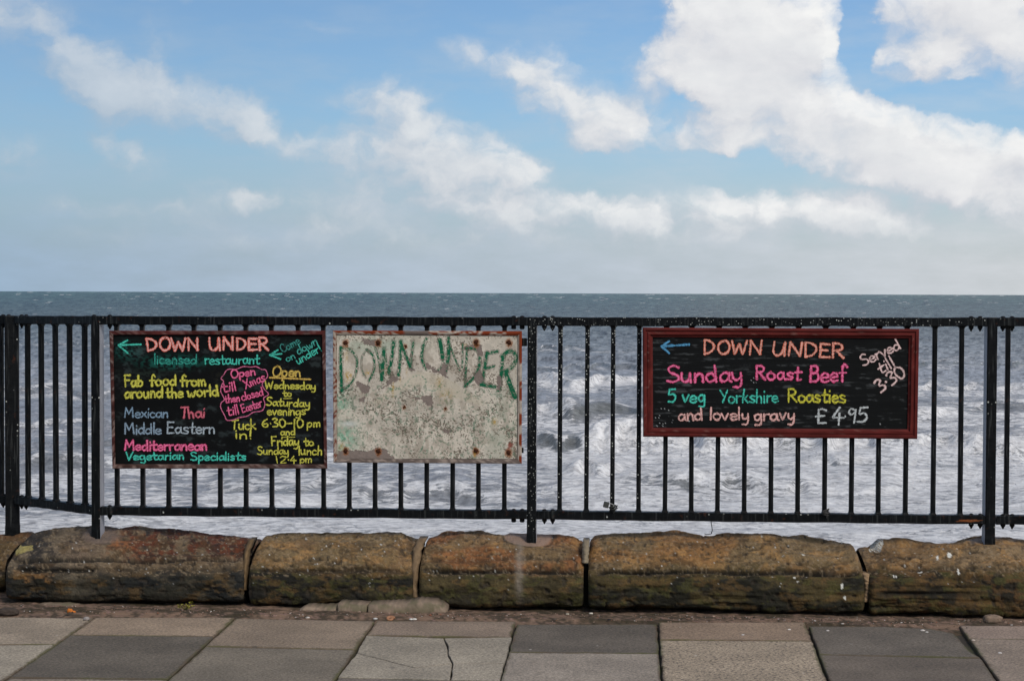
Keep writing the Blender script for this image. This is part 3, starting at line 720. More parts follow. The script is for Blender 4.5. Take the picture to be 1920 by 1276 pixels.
        Fb = [[a+nb for a in f][::-1] for f in nf]
        edge = [i*9 for i in range(K)]; edge2 = [i*9+8 for i in range(K)]
        side = [[edge[i], edge[i+1], edge[i+1]+nb, edge[i]+nb] for i in range(K-1)] + [[edge2[i+1], edge2[i], edge2[i]+nb, edge2[i+1]+nb] for i in range(K-1)]
        side += [[j, j+nb, j+1+nb, j+1] for j in range(8)] + [[(K-1)*9+j+1,(K-1)*9+j+1+nb,(K-1)*9+j+nb,(K-1)*9+j] for j in range(8)]
        V = np.array(V); cc = s2l(c)*(.7+.6*fbm(V[:,0]*60, V[:,2]*60, o=3, seed=4))[:,None]
        mesh_np('mortar', V, nf+Fb+side, M_MORTAR, parent=owner, loc=V.mean(0), smooth=True, col=cc)
    so_ = [s['ob'] for s in stones]
    mortar(so_[1], [(470,1012),(462,1035),(459,1070),(458,1106)], 5, .0, (112,90,62))
    mortar(so_[2], [(792,1010),(782,1030),(778,1060),(775,1100),(780,1128)], 8, .0, (124,102,76))
    mortar(so_[3], [(1099,1013),(1098,1035),(1097,1055)], 6, -.005, (140,126,104))
    mortar(so_[4], [(1623,1076),(1627,1100),(1622,1128)], 8, .0, (150,124,94))
build_stones()

# ------------------------------------------------------------------ railing
RAIL = empty('railing', F(fs(997,1005)[0], 0, .26))
tag(RAIL, 'black painted iron seaside railing of upright bars along the sea wall', 'railing')
def pale_sides(ob, e, mat):
    """the faces across the run get a second, paler colour"""
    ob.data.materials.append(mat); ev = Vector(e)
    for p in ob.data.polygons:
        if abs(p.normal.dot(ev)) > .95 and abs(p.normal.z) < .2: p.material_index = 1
def bars():
    # corner points of the run: pixel x of each post, measured rows of the rails
    def pt(x, ytop, ybot, d=.025):
        a = on_fence(x, ytop, d); b = on_fence(x, ybot, d); return a, b
    p = {}
    p['B'] = pt(178.5, 592.3, 965.6); p['C'] = pt(998, 594.6, 973.5); p['D'] = pt(1861, 595.4, 983)
    # corner post, farther back by the measured shrink of the rail height
    hB = p['B'][0][2]-p['B'][1][2]
    r1, r2 = ray(22, 591.8), ray(22, 944.5)
    yy = hB/((r1[2]/r1[1])-(r2[2]/r2[1])); A0 = CAM+r1*(yy/r1[1]); A1 = CAM+r2*(yy/r2[1]); p['A'] = (A0, A1)
    p['E'] = tuple(p['D'][i]+(p['D'][i]-p['C'][i])*.98 for i in (0,1))
    dirL = np.array([-1.9,.42,0.]); p['Z'] = (A0+dirL, A1+dirL)
    RH, RD = .0400, .05
    bolt_mesh = {}
    def bolt(parent, c, e, n, kind, mat):
        """dome head on top and nut under a rail"""
        top, bot = c
        mb = MB(); K = 10
        def ring(z, r): return [np.array([0,0,z])+r*(math.cos(q)*e+math.sin(q)*n) for q in np.linspace(0, 2*math.pi, K, endpoint=False)]
        zt, zb = top-.001, bot+.001
        mb.loft([ring(zt-.003,.0115), ring(zt+.002,.0118), ring(zt+.006,.009), ring(zt+.0085,.003)])
        head, mb = mb, MB()
        if kind == 'point': mb.loft([ring(zb,.0115), ring(zb-.008,.0118), ring(zb-.013,.008), ring(zb-.024,.002)])
        else: mb.loft([ring(zb,.0118), ring(zb-.014,.0115), ring(zb-.017,.008)])
        return head, mb
    def section(a, b, xs, npx, mat_top, mat_bar, left_bolts, right_bolts, nb, fleck=()):
        a0, a1 = p[a]; b0, b1 = p[b]
        e = b0-a0; e[2] = 0; ln = np.linalg.norm(e); e = e/ln; n = np.array([e[1],-e[0],0])
        if n[1] > 0: n = -n
        back = -.5*RD*n
        g0, g1 = .019, .019
        mb = MB()
        def rail(q0, q1, name, top, mat):
            m_ = MB(); K = 24
            ax, bx = ZU*1., n*1.
            rings = []
            for k in range(K+1):
                f = k/K; c = q0+(q1-q0)*f + e*(g0*(1-f)-g1*f) + back + ZU*((-RH/2) if top else (RH/2))
                w = .0011*math.sin(k*1.7+ln*3)+.0006*math.sin(k*.9)
                rings.append(cring(c+ZU*w, ax, bx, RH/2, RD/2, .0035))
            m_.loft(rings)
            return m_.build(name, mat, RAIL, loc=(q0+q1)/2)
        rt = rail(a0, b0, 'top_rail', True, mat_top); rb = rail(a1, b1, 'bottom_rail', False, M_IRON)
        for (offs, end) in ((left_bolts, 'L'), (right_bolts, 'R')):
            for o_ in offs:
                for (ra, q0, q1, top) in ((rt,a0,b0,True),(rb,a1,b1,False)):
                    f = (o_/ln) if end == 'L' else 1-(o_/ln)
                    c = q0+(q1-q0)*f+back
                    zt, zb = (c[2], c[2]-RH) if top else (c[2]+RH, c[2])
                    hn = bolt(ra, (0, -(zt-zb)), e, n, 'flat' if (b == 'C' and end == 'R') else 'point', M_IRON)
                    base = np.array([c[0],c[1],zt])
                    for m_, nm in zip(hn, ('bolt', 'nut')):
                        m_.v = [tuple(np.array(v)+base) for v in m_.v]
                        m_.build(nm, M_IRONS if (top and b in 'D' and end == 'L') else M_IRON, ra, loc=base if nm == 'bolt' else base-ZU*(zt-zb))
        # upright bars
        fr = []
        if xs is not None:
            for x in xs:
                # fraction along the section whose point projects to this pixel column
                lo, hi = -.2, 1.2
                for _ in range(40):
                    mid = (lo+hi)/2
                    if proj(a1+(b1-a1)*mid+back+ZU*RH)[0] < x: lo = mid
                    else: hi = mid
                fr.append(lo)
        else: fr = [(k+.6)/(nb+.2) for k in range(nb)]
        for i, f in enumerate(fr):
            zt = (a0+(b0-a0)*f)[2]-RH+.002; zb = (a1+(b1-a1)*f)[2]+RH-.002
            c = a0+(b0-a0)*f+back; c[2] = 0
            lean = random.uniform(-.0028,.0028)
            rings = []
            hw, hd = .0104, .012
            for (z, k) in ((zb,1.5),(zb+.004,1.35),(zb+.010,1.05),(zb+.02,1.),((zt+zb)/2,1.),(zt-.013,1.),(zt-.008,1.18),(zt-.0035,1.55),(zt,2.2)):
                cc = c + ZU*z + e*lean*(z-zb)/(zt-zb)
                rings.append(cring(cc, e, n, hw*k, hd*min(k,1.35), .0032))
            m_ = MB(); m_.loft(rings)
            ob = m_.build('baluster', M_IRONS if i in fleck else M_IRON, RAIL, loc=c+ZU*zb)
            if b in 'CDE': pale_sides(ob, e, M_BARSIDE)
    section('B','C',[219,267.4,316,364.7,413,461.4,510,559,607.3,655.5,704,752.5,801,849.6,898.3,947],None,M_IRON,M_IRON,(.062,),(.048,.087),16,fleck=())
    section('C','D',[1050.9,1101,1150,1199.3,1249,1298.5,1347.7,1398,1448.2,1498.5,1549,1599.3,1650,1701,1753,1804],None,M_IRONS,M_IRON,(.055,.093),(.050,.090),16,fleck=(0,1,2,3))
    section('A','B',[51.5,77.5,104,130.6,158.4],None,M_IRON,M_IRON,(.05,.09),(.045,),5)
    section('D','E',None,None,M_IRON,M_IRON,(.052,.093),(.05,.09),16)
    section('Z','A',None,None,M_IRON,M_IRON,(.05,.09),(.03,.06),16)
    # posts
    def post(k, hw, hd, rot, foot_y, mat, top_extra=.001):
        a0, a1 = p[k]
        e = np.array([math.cos(rot), math.sin(rot), 0.]); n = np.array([e[1],-e[0],0.])
        if n[1] > 0: n = -n
        c = a0 + N*.004 - n*hd; 
        foot = H + ((638-foot_y)/FPX*UP[2]+FW[2])*(a1[1]/FW[1])
        m_ = MB(); rings = []
        for z, kk in ((foot-.03,1.06),(foot+.012,1.04),(foot+.03,1.0),((foot+a0[2])/2,1.),(a0[2]-.004,1.),(a0[2]+top_extra,.93)):
            cc = np.array([c[0],c[1],z]); rings.append(cring(cc, e, n, hw*kk, hd*kk, .004))
        m_.loft(rings); ob = m_.build('post', mat, RAIL, loc=np.array([c[0],c[1],foot]))
        if k in 'BCD': pale_sides(ob, e, M_SIDE)
    fa = math.atan2(E[1], E[0])
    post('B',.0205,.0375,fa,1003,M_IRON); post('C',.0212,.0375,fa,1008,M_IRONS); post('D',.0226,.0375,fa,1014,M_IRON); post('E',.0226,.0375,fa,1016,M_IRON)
    post('A',.034,.030,fa+.30,997,M_IRON)
    post('Z',.03,.03,fa,996,M_IRON)
    # bare rust where the paint has gone from the bottom rail
    rg = np.random.RandomState(9); V = [on_fence(1816,975,.0268)]; n_ = 26
    for i in range(n_):
        a = 2*math.pi*i/n_; rr_ = 1+.9*(rg.rand()-.5); V.append(on_fence(1818+20*math.cos(a)*rr_, 976+2.6*math.sin(a)*rr_, .0266))
    mesh_np('rust_patch', np.array(V), [(0,1+i,1+(i+1)%n_) for i in range(n_)], plain_mat('bare_rust', (118,68,38), .9, .2, .7, 120.), RAIL, loc=V[0])
    return p
POSTS = bars()
# ------------------------------------------------------------------ single-stroke hand lettering
GLY = {
'a':(54,["42,50 26,60 9,46 6,22 18,3 34,12 44,38","44,60 45,16 55,3"]),'b':(54,["8,100 8,2","8,32 22,58 41,50 45,25 31,4 8,6"]),
'c':(50,["42,50 25,60 8,44 7,18 24,1 44,10"]),'d':(57,["44,42 28,60 9,45 6,20 20,2 38,14 46,36","46,100 47,2"]),
'e':(51,["7,30 42,35 38,53 23,60 8,44 7,16 23,1 45,10"]),'f':(46,["46,88 34,101 22,86 20,2","4,57 40,60"]),
'g':(56,["42,52 26,60 8,44 8,20 22,6 39,22 45,58","45,58 46,-12 36,-36 10,-33"]),'h':(53,["8,100 8,2","8,34 23,58 39,48 42,2"]),
'i':(20,["9,60 9,2","9,82 10,86"]),'j':(24,["14,60 14,-20 2,-34"]),'k':(50,["8,100 8,2","40,60 11,28","18,34 45,2"]),'l':(20,["8,100 9,2"]),
'm':(70,["7,60 8,2","8,38 19,58 30,48 31,2","31,38 44,58 56,48 58,2"]),'n':(52,["7,60 8,2","8,36 24,58 39,47 42,2"]),
'o':(54,["26,60 9,48 6,22 22,1 42,13 45,42 26,60"]),'p':(54,["8,60 8,-40","8,42 23,60 42,50 44,24 28,3 9,12"]),
'r':(41,["8,60 8,2","8,34 20,54 38,57"]),'s':(48,["41,52 22,61 9,48 22,33 40,20 30,3 6,7"]),'t':(45,["21,92 20,12 30,2 41,7","4,60 42,63"]),
'u':(55,["7,60 8,18 20,2 37,16 42,58","42,60 44,2"]),'v':(48,["!5,60 22,2 42,60"]),'w':(66,["5,60 12,6 22,4 32,40 36,8 46,2 60,60"]),
'x':(50,["!6,60 43,2","!43,60 5,2"]),'y':(55,["6,60 10,24 24,13 40,30","42,60 43,-10 32,-36 9,-33"]),
'D':(72,["!10,97 11,3","9,97 34,93 58,72 60,42 42,14 11,3"]),'O':(76,["38,98 14,82 7,46 20,10 42,2 64,24 68,62 54,92 38,98"]),
'W':(92,["!5,98 22,4","!22,4 44,72","!44,72 64,4","!64,4 86,98"]),'N':(80,["!9,3 12,97","!12,97 64,4","!64,4 68,98"]),
'U':(78,["9,97 8,35 20,6 40,6 60,38 66,96","!66,96 68,4"]),'E':(62,["!10,97 10,3","!10,97 54,94","!10,52 46,52","!10,3 56,5"]),
'R':(70,["!10,97 10,3","10,97 40,96 56,78 46,56 12,48","!26,48 62,2"]),'S':(62,["54,88 32,99 11,84 20,60 46,44 54,20 34,2 6,10"]),
'B':(64,["!10,97 10,3","10,97 38,97 48,78 36,58 12,54","12,54 44,52 55,28 42,6 10,3"]),'F':(58,["!10,98 10,2","!10,98 54,100","!10,54 44,56"]),
'M':(88,["!8,3 14,97","!14,97 40,36","!40,36 68,98","!68,98 76,3"]),'T':(60,["!3,96 58,99","!31,97 29,3"]),'V':(64,["!5,97 28,3","!28,3 60,97"]),
'X':(62,["!6,97 54,3","!54,98 4,2"]),'Y':(60,["!5,98 30,52","!56,98 24,2"]),'C':(60,["54,84 34,99 12,80 7,40 22,6 44,4 56,16"]),
'0':(56,["28,96 10,78 6,40 18,6 34,4 48,30 48,70 28,96"]),'1':(30,["!14,97 14,2"]),'2':(54,["8,78 24,97 44,80 36,48 8,4 48,5"]),
'3':(52,["8,86 28,98 44,80 22,54 44,38 40,10 8,4"]),'4':(56,["!34,98 6,34 50,36","!34,62 32,-8"]),'5':(54,["!46,97 14,95","14,95 11,56 34,60 46,34 32,6 6,6"]),
'6':(54,["42,96 16,70 6,30 22,3 42,14 40,42 10,36"]),'9':(50,["42,84 22,97 8,76 22,56 42,74","!43,92 40,0"]),
'!':(24,["!14,98 11,30","11,4 12,0"]),'-':(44,["!6,44 38,46"]),'.':(20,["8,46 10,42"]),'%':(66,["54,88 34,99 18,84 18,4","!18,4 56,5","!4,48 46,52","!18,95 18,10"]),' ':(30,[])}
def catmull(pts, step):
    P = np.array(pts, float)
    if len(P) == 2:
        n = max(2, int(np.linalg.norm(P[1]-P[0])/step)+1); return P[0]+(P[1]-P[0])*np.linspace(0,1,n)[:,None]
    Q = np.vstack([2*P[0]-P[1], P, 2*P[-1]-P[-2]]); out = []
    for i in range(1, len(Q)-2):
        a,b,c,d = Q[i-1:i+3]; n = max(2, int(np.linalg.norm(c-b)/step)+1); t = np.linspace(0,1,n,endpoint=False)[:,None]
        out.append(.5*((2*b)+(c-a)*t+(2*a-5*b+4*c-d)*t*t+(-a+3*b-3*c+d)*t**3))
    out.append(P[-1:]); return np.vstack(out)
class Ink:
    """painted strokes on a sign's face; works in the sign's own drawing units, todist() puts them on the face"""
    def __init__(s, place, seed=0, own=None): s.own = own; s.place = place; s.V, s.F, s.C, s.k = [], [], [], 0; s.rg = np.random.RandomState(seed)
    def stroke(s, pts, w, col, edge=None, wear=.25, smooth=True):
        st = max(w*.22, 1.)
        P = catmull(pts, st) if smooth else np.vstack([catmull([pts[i],pts[i+1]], st) for i in range(len(pts)-1)])
        keep = np.r_[True, np.linalg.norm(np.diff(P,axis=0),axis=1) > 1e-6]; P = P[keep]
        if len(P) < 2: P = np.vstack([P, P+[.5,.5]])
        tg = np.gradient(P, axis=0); tg /= np.linalg.norm(tg,axis=1)[:,None]+1e-9; nn = np.stack([-tg[:,1],tg[:,0]],1)
        # round ends
        hw = np.full(len(P), w/2.)*(1+.30*(2*vnoise(np.arange(len(P))*.35, np.full(len(P),s.k*3.7), seed=2)-1))
        cap = 4; a = np.linspace(0, 1, cap+1)[1:]
        pre = [(P[0]-tg[0]*w/2*math.sqrt(max(0,1-(1-q)**2))*0 - tg[0]*w/2*(1-q), hw[0]*math.sqrt(max(.02,1-(1-q)**2))) for q in a*.98]
        post = [(P[-1]+tg[-1]*w/2*q, hw[-1]*math.sqrt(max(.02,1-q*q))) for q in a*.98]
        C_ = np.array([p for p,_ in pre]+list(P)+[p for p,_ in post]); hw = np.array([h for _,h in pre]+list(hw)+[h for _,h in post])
        nn = np.vstack([np.tile(nn[:1],(cap,1)), nn, np.tile(nn[-1:],(cap,1))])
        off = .0008 + (s.k % 40)*.00007; b = len(s.V); col = s2l(col); edge = s2l(edge) if edge is not None else col*.8
        qs = (-1,-.72,-.25,.25,.72,1)
        for i in range(len(C_)):
            for q in qs:
                r = q + (.17*s.rg.randn() if abs(q) == 1 else 0)
                x, y = C_[i]+nn[i]*hw[i]*r
                s.V.append(s.place(x, y, off))
                f = ss(np.array(abs(q)), .35, .9)
                c = col*(1-f)+edge*f
                wv = fbm(np.array(x*.16), np.array(y*.16), o=3, seed=5)
                c = c*(1-(wear+.22)*ss(np.array(wv), .44, .70))*(.84+.3*s.rg.rand())
                s.C.append(c)
        s.F += (grid_faces(len(C_), len(qs))+b).tolist(); s.k += 1
    def text(s, txt, x0, y0, x1, y1, h, w, col, edge=None, wear=.25):
        adv = [GLY[c][0] for c in txt]; tot = sum(adv); L = math.hypot(x1-x0, y1-y0); ux, uy = (x1-x0)/L, (y1-y0)/L
        kx = L/tot; ky = h/100.; cur = 0; w = w*.94
        for c, a in zip(txt, adv):
            jit = s.rg.uniform(-.03,.03)*h; sc = s.rg.uniform(.95,1.06)
            tilt = s.rg.normal(0,.035); wx = s.rg.normal(1,.03)
            for st in GLY[c][1]:
                sharp = st[0] == '!'; pts = []
                for t in st.lstrip('!').split():
                    gx, gy = map(float, t.split(','));
                    if c.islower(): gy = gy*.88 if gy <= 60 else 52.8+(gy-60)*1.18
                    gx = a/2+(gx-a/2)*wx+tilt*gy+s.rg.normal(0,.7); gy = gy+s.rg.normal(0,.8)
                    X = (cur+gx)*kx; Y = gy*ky*sc+jit
                    pts.append((x0+X*ux+Y*uy, y0+X*uy-Y*ux))
                s.stroke(pts, w, col, edge, wear, smooth=not sharp)
            cur += a
        if s.own: s.build('lettering', s.own[0], s.own[1], s.own[2]+' chalk word '+txt.replace('.','·').replace('%','£'))
    def build(s, name, parent, loc, label=None):
        if not s.V: return
        ob = mesh_np(name, np.array(s.V), s.F, M_CHALK, parent, loc, smooth=True, col=np.array(s.C))
        if label: ob['label'] = label
        s.V, s.F, s.C = [], [], []; return ob
def sign_place(sc, ox, oy, d):
    def f(x, y, off=0.): return on_fence(ox+x/sc, oy+y/sc, d+off)
    return f
def quad_at(q, u, v):      # bilinear in a quad tl,tr,br,bl
    tl,tr,br,bl = [np.array(p,float) for p in q]
    return (tl*(1-u)+tr*u)*(1-v)+(bl*(1-u)+br*u)*v
def frame_mesh(place, out, inn, prof, back):
    """mitred moulding; prof = (fraction from outer to inner edge, height over the face)"""
    V, Fc = [], []; rings = [(0., back)]+list(prof)+[(1., back)]
    for f, hgt in rings:
        for k in range(4):
            p = np.array(out[k])*(1-f)+np.array(inn[k])*f; V.append(place(p[0],p[1],hgt))
    n = len(rings)
    for r in range(n):
        for k in range(4): a = (r%n)*4; b = ((r+1)%n)*4; Fc.append((a+k, a+(k+1)%4, b+(k+1)%4, b+k))
    return V, Fc
def split_frame(place, out, inn, prof, back, name, mat, parent, loc, col):
    """four mitred lengths joined into one frame, each side subdivided so the edge wanders a little"""
    V, Fc, C = [], [], []; rings = [(0., back)]+list(prof)+[(1., back)]; K = 60
    for k in range(4):
        b = len(V); o0,o1 = np.array(out[k],float),np.array(out[(k+1)%4],float); i0,i1 = np.array(inn[k],float),np.array(inn[(k+1)%4],float)
        for j in range(K+1):
            t = j/K
            for m_, (f, hgt) in enumerate(rings):
                p = (o0*(1-f)+i0*f)*(1-t)+(o1*(1-f)+i1*f)*t
                wob = (vnoise(np.array(t*14.), np.array(k*5.3+f*2), seed=31)-.5)*.0016
                V.append(place(p[0],p[1],hgt+wob)); C.append(col(p[0],p[1],f,k))
        R = len(rings)
        Fc += [(b+j*R+m_, b+j*R+(m_+1)%R, b+(j+1)*R+(m_+1)%R, b+(j+1)*R+m_) for j in range(K) for m_ in range(R)]
    return mesh_np(name, np.array(V), Fc, mat, parent, loc, col=np.array(C))
def panel(place, q, nx, ny, colf, name, mat, parent, loc, thick):
    u, v = np.meshgrid(np.linspace(0,1,nx), np.linspace(0,1,ny)); P = [quad_at(q,a,b) for a,b in zip(u.ravel(),v.ravel())]; P = np.array(P)
    # rays for all points at once
    c, rel = colf(P[:,0], P[:,1])
    V = np.array([place(x,y,r) for (x,y),r in zip(P, rel)])
    nb = len(V); bk = np.array([place(*quad_at(q,a,b), -thick) for a,b in ((0,0),(1,0),(1,1),(0,1))])
    Fc = grid_faces(ny, nx).tolist()
    top = list(range(nx)); bot = [(ny-1)*nx+i for i in range(nx)]; lf = [j*nx for j in range(ny)]; rt = [j*nx+nx-1 for j in range(ny)]
    Fc += [[nb+1,nb]+top, [nb+3,nb+2]+bot[::-1], [nb,nb+3]+lf[::-1], [nb+2,nb+1]+rt, [nb,nb+1,nb+2,nb+3]]
    V = np.vstack([V,bk]); c = np.vstack([c, np.tile(c.mean(0)*.6,(4,1))])
    return mesh_np(name, V, Fc, mat, parent, loc, smooth=False, col=c)

TEAL, TEALD, CORAL, CORE = (84,216,190), (36,140,122), (242,186,176), (228,84,56)
YEL, YELD, PINK, PINKD, GRB, WHT, PALE = (222,216,92),(158,152,44),(250,128,170),(206,44,100),(140,166,186),(206,210,208),(236,192,184)
def board_menu():
    d = .045; sc, ox, oy = 4.2535, 200, 590; pl = sign_place(sc, ox, oy, d)
    out = [(20,126),(1744,126),(1760,1225),(46,1225)]; inn = [(52,160),(1716,160),(1732,1190),(70,1190)]
    base = pl(900, 1225); r = empty('chalkboard_sign', base)
    tag(r, 'black menu board in thin worn red frame, crowded with coloured chalk writing', 'sign', 'restaurant boards hung on the railing')
    def cf(x, y):
        n = fbm(x*.012, y*.02, o=5, seed=71); n2 = fbm(x*.05, y*.08, o=4, seed=72)
        c = s2l((14,15,15))*np.ones((len(x),3))*(.6+.8*n)[:,None]
        c = lerp(c, s2l((58,66,66)), ss(n+.3*(n2-.5), .60, .8)*.5)
        for (cx,cy,rx,ry,co,a) in ((540,370,210,40,(30,120,104),.75),(500,400,150,30,(30,104,92),.6),(150,280,90,60,(40,110,100),.6),(230,300,60,50,(60,90,88),.4),(330,470,200,40,(46,58,50),.5),(1240,320,50,30,(40,80,74),.5),(1480,250,90,40,(40,90,80),.35),(130,560,50,70,(60,62,60),.35),(900,500,60,60,(50,50,40),.3)):
            g_ = np.exp(-(((x-cx)/rx)**2+((y-cy)/ry)**2))*a*ss(n2,.35,.62); c = lerp(c, s2l(co), g_)
        return c, 0*x
    panel(pl, [tuple(np.array(o)*.5+np.array(i)*.5) for o,i in zip(out,inn)], 260, 180, cf, 'board', M_BOARD, r, base, .012)
    def fc(x, y, f, k):
        w = fbm(np.array(x*.02), np.array(y*.02), o=4, seed=81); w2 = fbm(np.array(x*.09), np.array(y*.09), o=3, seed=82)
        c = s2l((84,38,36)) if k == 0 else s2l((76,42,38))
        if k == 2: c = c*.45+s2l((92,74,66))*.55
        c = c*(1-ss(w,.5,.62)*.5)+s2l((134,120,112))*(ss(w2,.56,.7)*(.3 if k == 0 else .75)) + s2l((60,40,36))*.1
        return c
    split_frame(pl, out, inn, [(0.,.008),(.12,.0115),(.85,.0115),(1.,.008)], -.014, 'frame', M_BOARD, r, base, fc)
    I = lambda s_, hue: Ink(pl, s_, (r, base, hue))
    i = I(1, 'turquoise'); i.stroke([(272,235),(185,238),(95,242)],17,TEAL,TEALD); i.stroke([(165,203),(95,242),(168,304)],16,TEAL,TEALD,.4,smooth=False)
    i.stroke([(1395,310),(1302,320)],15,TEAL,TEALD,smooth=False); i.stroke([(1365,280),(1302,320),(1385,352)],15,TEAL,TEALD,smooth=False); i.build('arrow', r, base)
    i = I(2, 'coral'); i.text('DOWN',318,286,748,286,103,23,CORAL,CORE); i.text('UNDER',812,282,1300,284,100,23,CORAL,CORE);
    i = I(3, 'turquoise'); i.text('licensed',376,393,722,392,80,14,(58,170,150),(28,104,92),.4); i.text('restaurant',780,394,1222,392,80,13,TEAL,TEALD)
    i.text('Come',1402,306,1552,222,66,10,(70,158,146),(40,106,98),.4); i.text('on',1436,376,1510,342,58,9,(80,180,164),TEALD); i.text('down',1528,322,1690,228,70,10,(86,184,170),TEALD,.3); i.text('under!',1522,398,1722,282,66,11,TEAL,TEALD)
    i.text('Vegetarian',150,1158,622,1152,66,14,TEAL,TEALD); i.text('Specialists',668,1158,1115,1158,66,14,TEAL,TEALD);
    i = I(4, 'yellow'); i.text('Fab',142,574,292,570,90,19,YEL,YELD); i.text('food',340,566,560,562,84,19,YEL,YELD); i.text('from',585,570,800,566,84,18,YEL,YELD)
    i.text('around',142,664,452,656,88,19,YEL,YELD); i.text('the',470,660,615,656,84,18,YEL,YELD); i.text('world',645,652,900,645,86,19,YEL,YELD)
    i.text('Tuck',992,914,1192,912,76,14,YEL,YELD); i.text('in!',1022,986,1165,984,70,14,YEL,YELD)
    i.text('Wednesday',1258,588,1672,594,62,13,YEL,YELD); i.text('to',1404,652,1478,650,50,12,YEL,YELD); i.stroke([(1412,667),(1475,666)],7,YEL,YELD); i.build('underline', r, base)
    i.text('Saturday',1268,722,1625,736,64,13,YEL,YELD); i.text('evenings',1278,800,1590,798,70,13,YEL,YELD); i.text('6.30-10',1238,894,1572,900,72,14,YEL,YELD); i.text('pm',1592,896,1712,890,68,13,YEL,YELD)
    i.text('and',1384,958,1508,956,56,12,YEL,YELD); i.stroke([(1396,975),(1500,974)],7,YEL,YELD); i.build('underline', r, base); i.text('Friday',1312,1044,1535,1040,76,14,YEL,YELD); i.text('to',1572,1042,1655,1040,66,14,YEL,YELD)
    i.text('Sunday',1198,1112,1458,1112,62,12,YEL,YELD); i.text('lunch',1528,1114,1722,1116,70,13,YEL,YELD); i.text('12.4',1345,1180,1520,1180,56,11,YEL,YELD); i.text('pm',1538,1178,1642,1176,60,11,YEL,YELD);
    i = I(5, 'amber'); i.text('Open',1315,492,1552,494,82,16,(222,196,96),(176,132,56)); i.stroke([(1300,500),(1460,506),(1625,514)],14,(222,190,96),(186,140,60)); i.build('underline', r, base)
    i = I(6, 'grey blue'); i.text('Mexican',138,820,494,816,82,14,GRB,(84,104,120)); i.text('Middle',138,952,440,948,84,15,(150,170,186),(92,108,122)); i.text('Eastern',474,948,868,944,92,15,(186,196,202),(110,124,132));
    i = I(7, 'pink'); i.text('Thai',586,822,786,818,86,17,(220,118,132),(170,60,80)); i.text('Mediterranean',138,1080,806,1078,82,18,PINK,PINKD)
    cl = [(930,482),(965,436),(1035,432),(1090,412),(1150,416),(1192,412),(1236,434),(1268,440),(1284,486),(1262,520),(1240,552),(1256,590),(1290,632),(1252,664),(1262,712),(1240,762),(1170,776),(1120,806),(1050,820),(1010,836),(960,838),(940,800),(910,740),(914,700),(938,672),(910,610),(918,560),(932,530),(912,506),(930,482)]
    i.stroke(cl,8,(232,130,164),(170,60,100)); i.build('cloud_outline', r, base, 'wobbly pink chalk cloud line'); i.text('Open',990,508,1192,478,68,14,PINK,PINKD); i.text('till',922,614,1040,604,74,13,PINK,PINKD); i.text('Xmas',1108,590,1272,518,72,12,PINK,PINKD)
    i.text('then',942,702,1066,690,62,12,PINK,PINKD); i.text('closed',1078,684,1256,640,64,11,PINK,PINKD); i.text('till',960,802,1062,788,76,12,PINK,PINKD); i.text('Easter',1082,782,1246,728,70,11,PINK,PINKD);
board_menu()

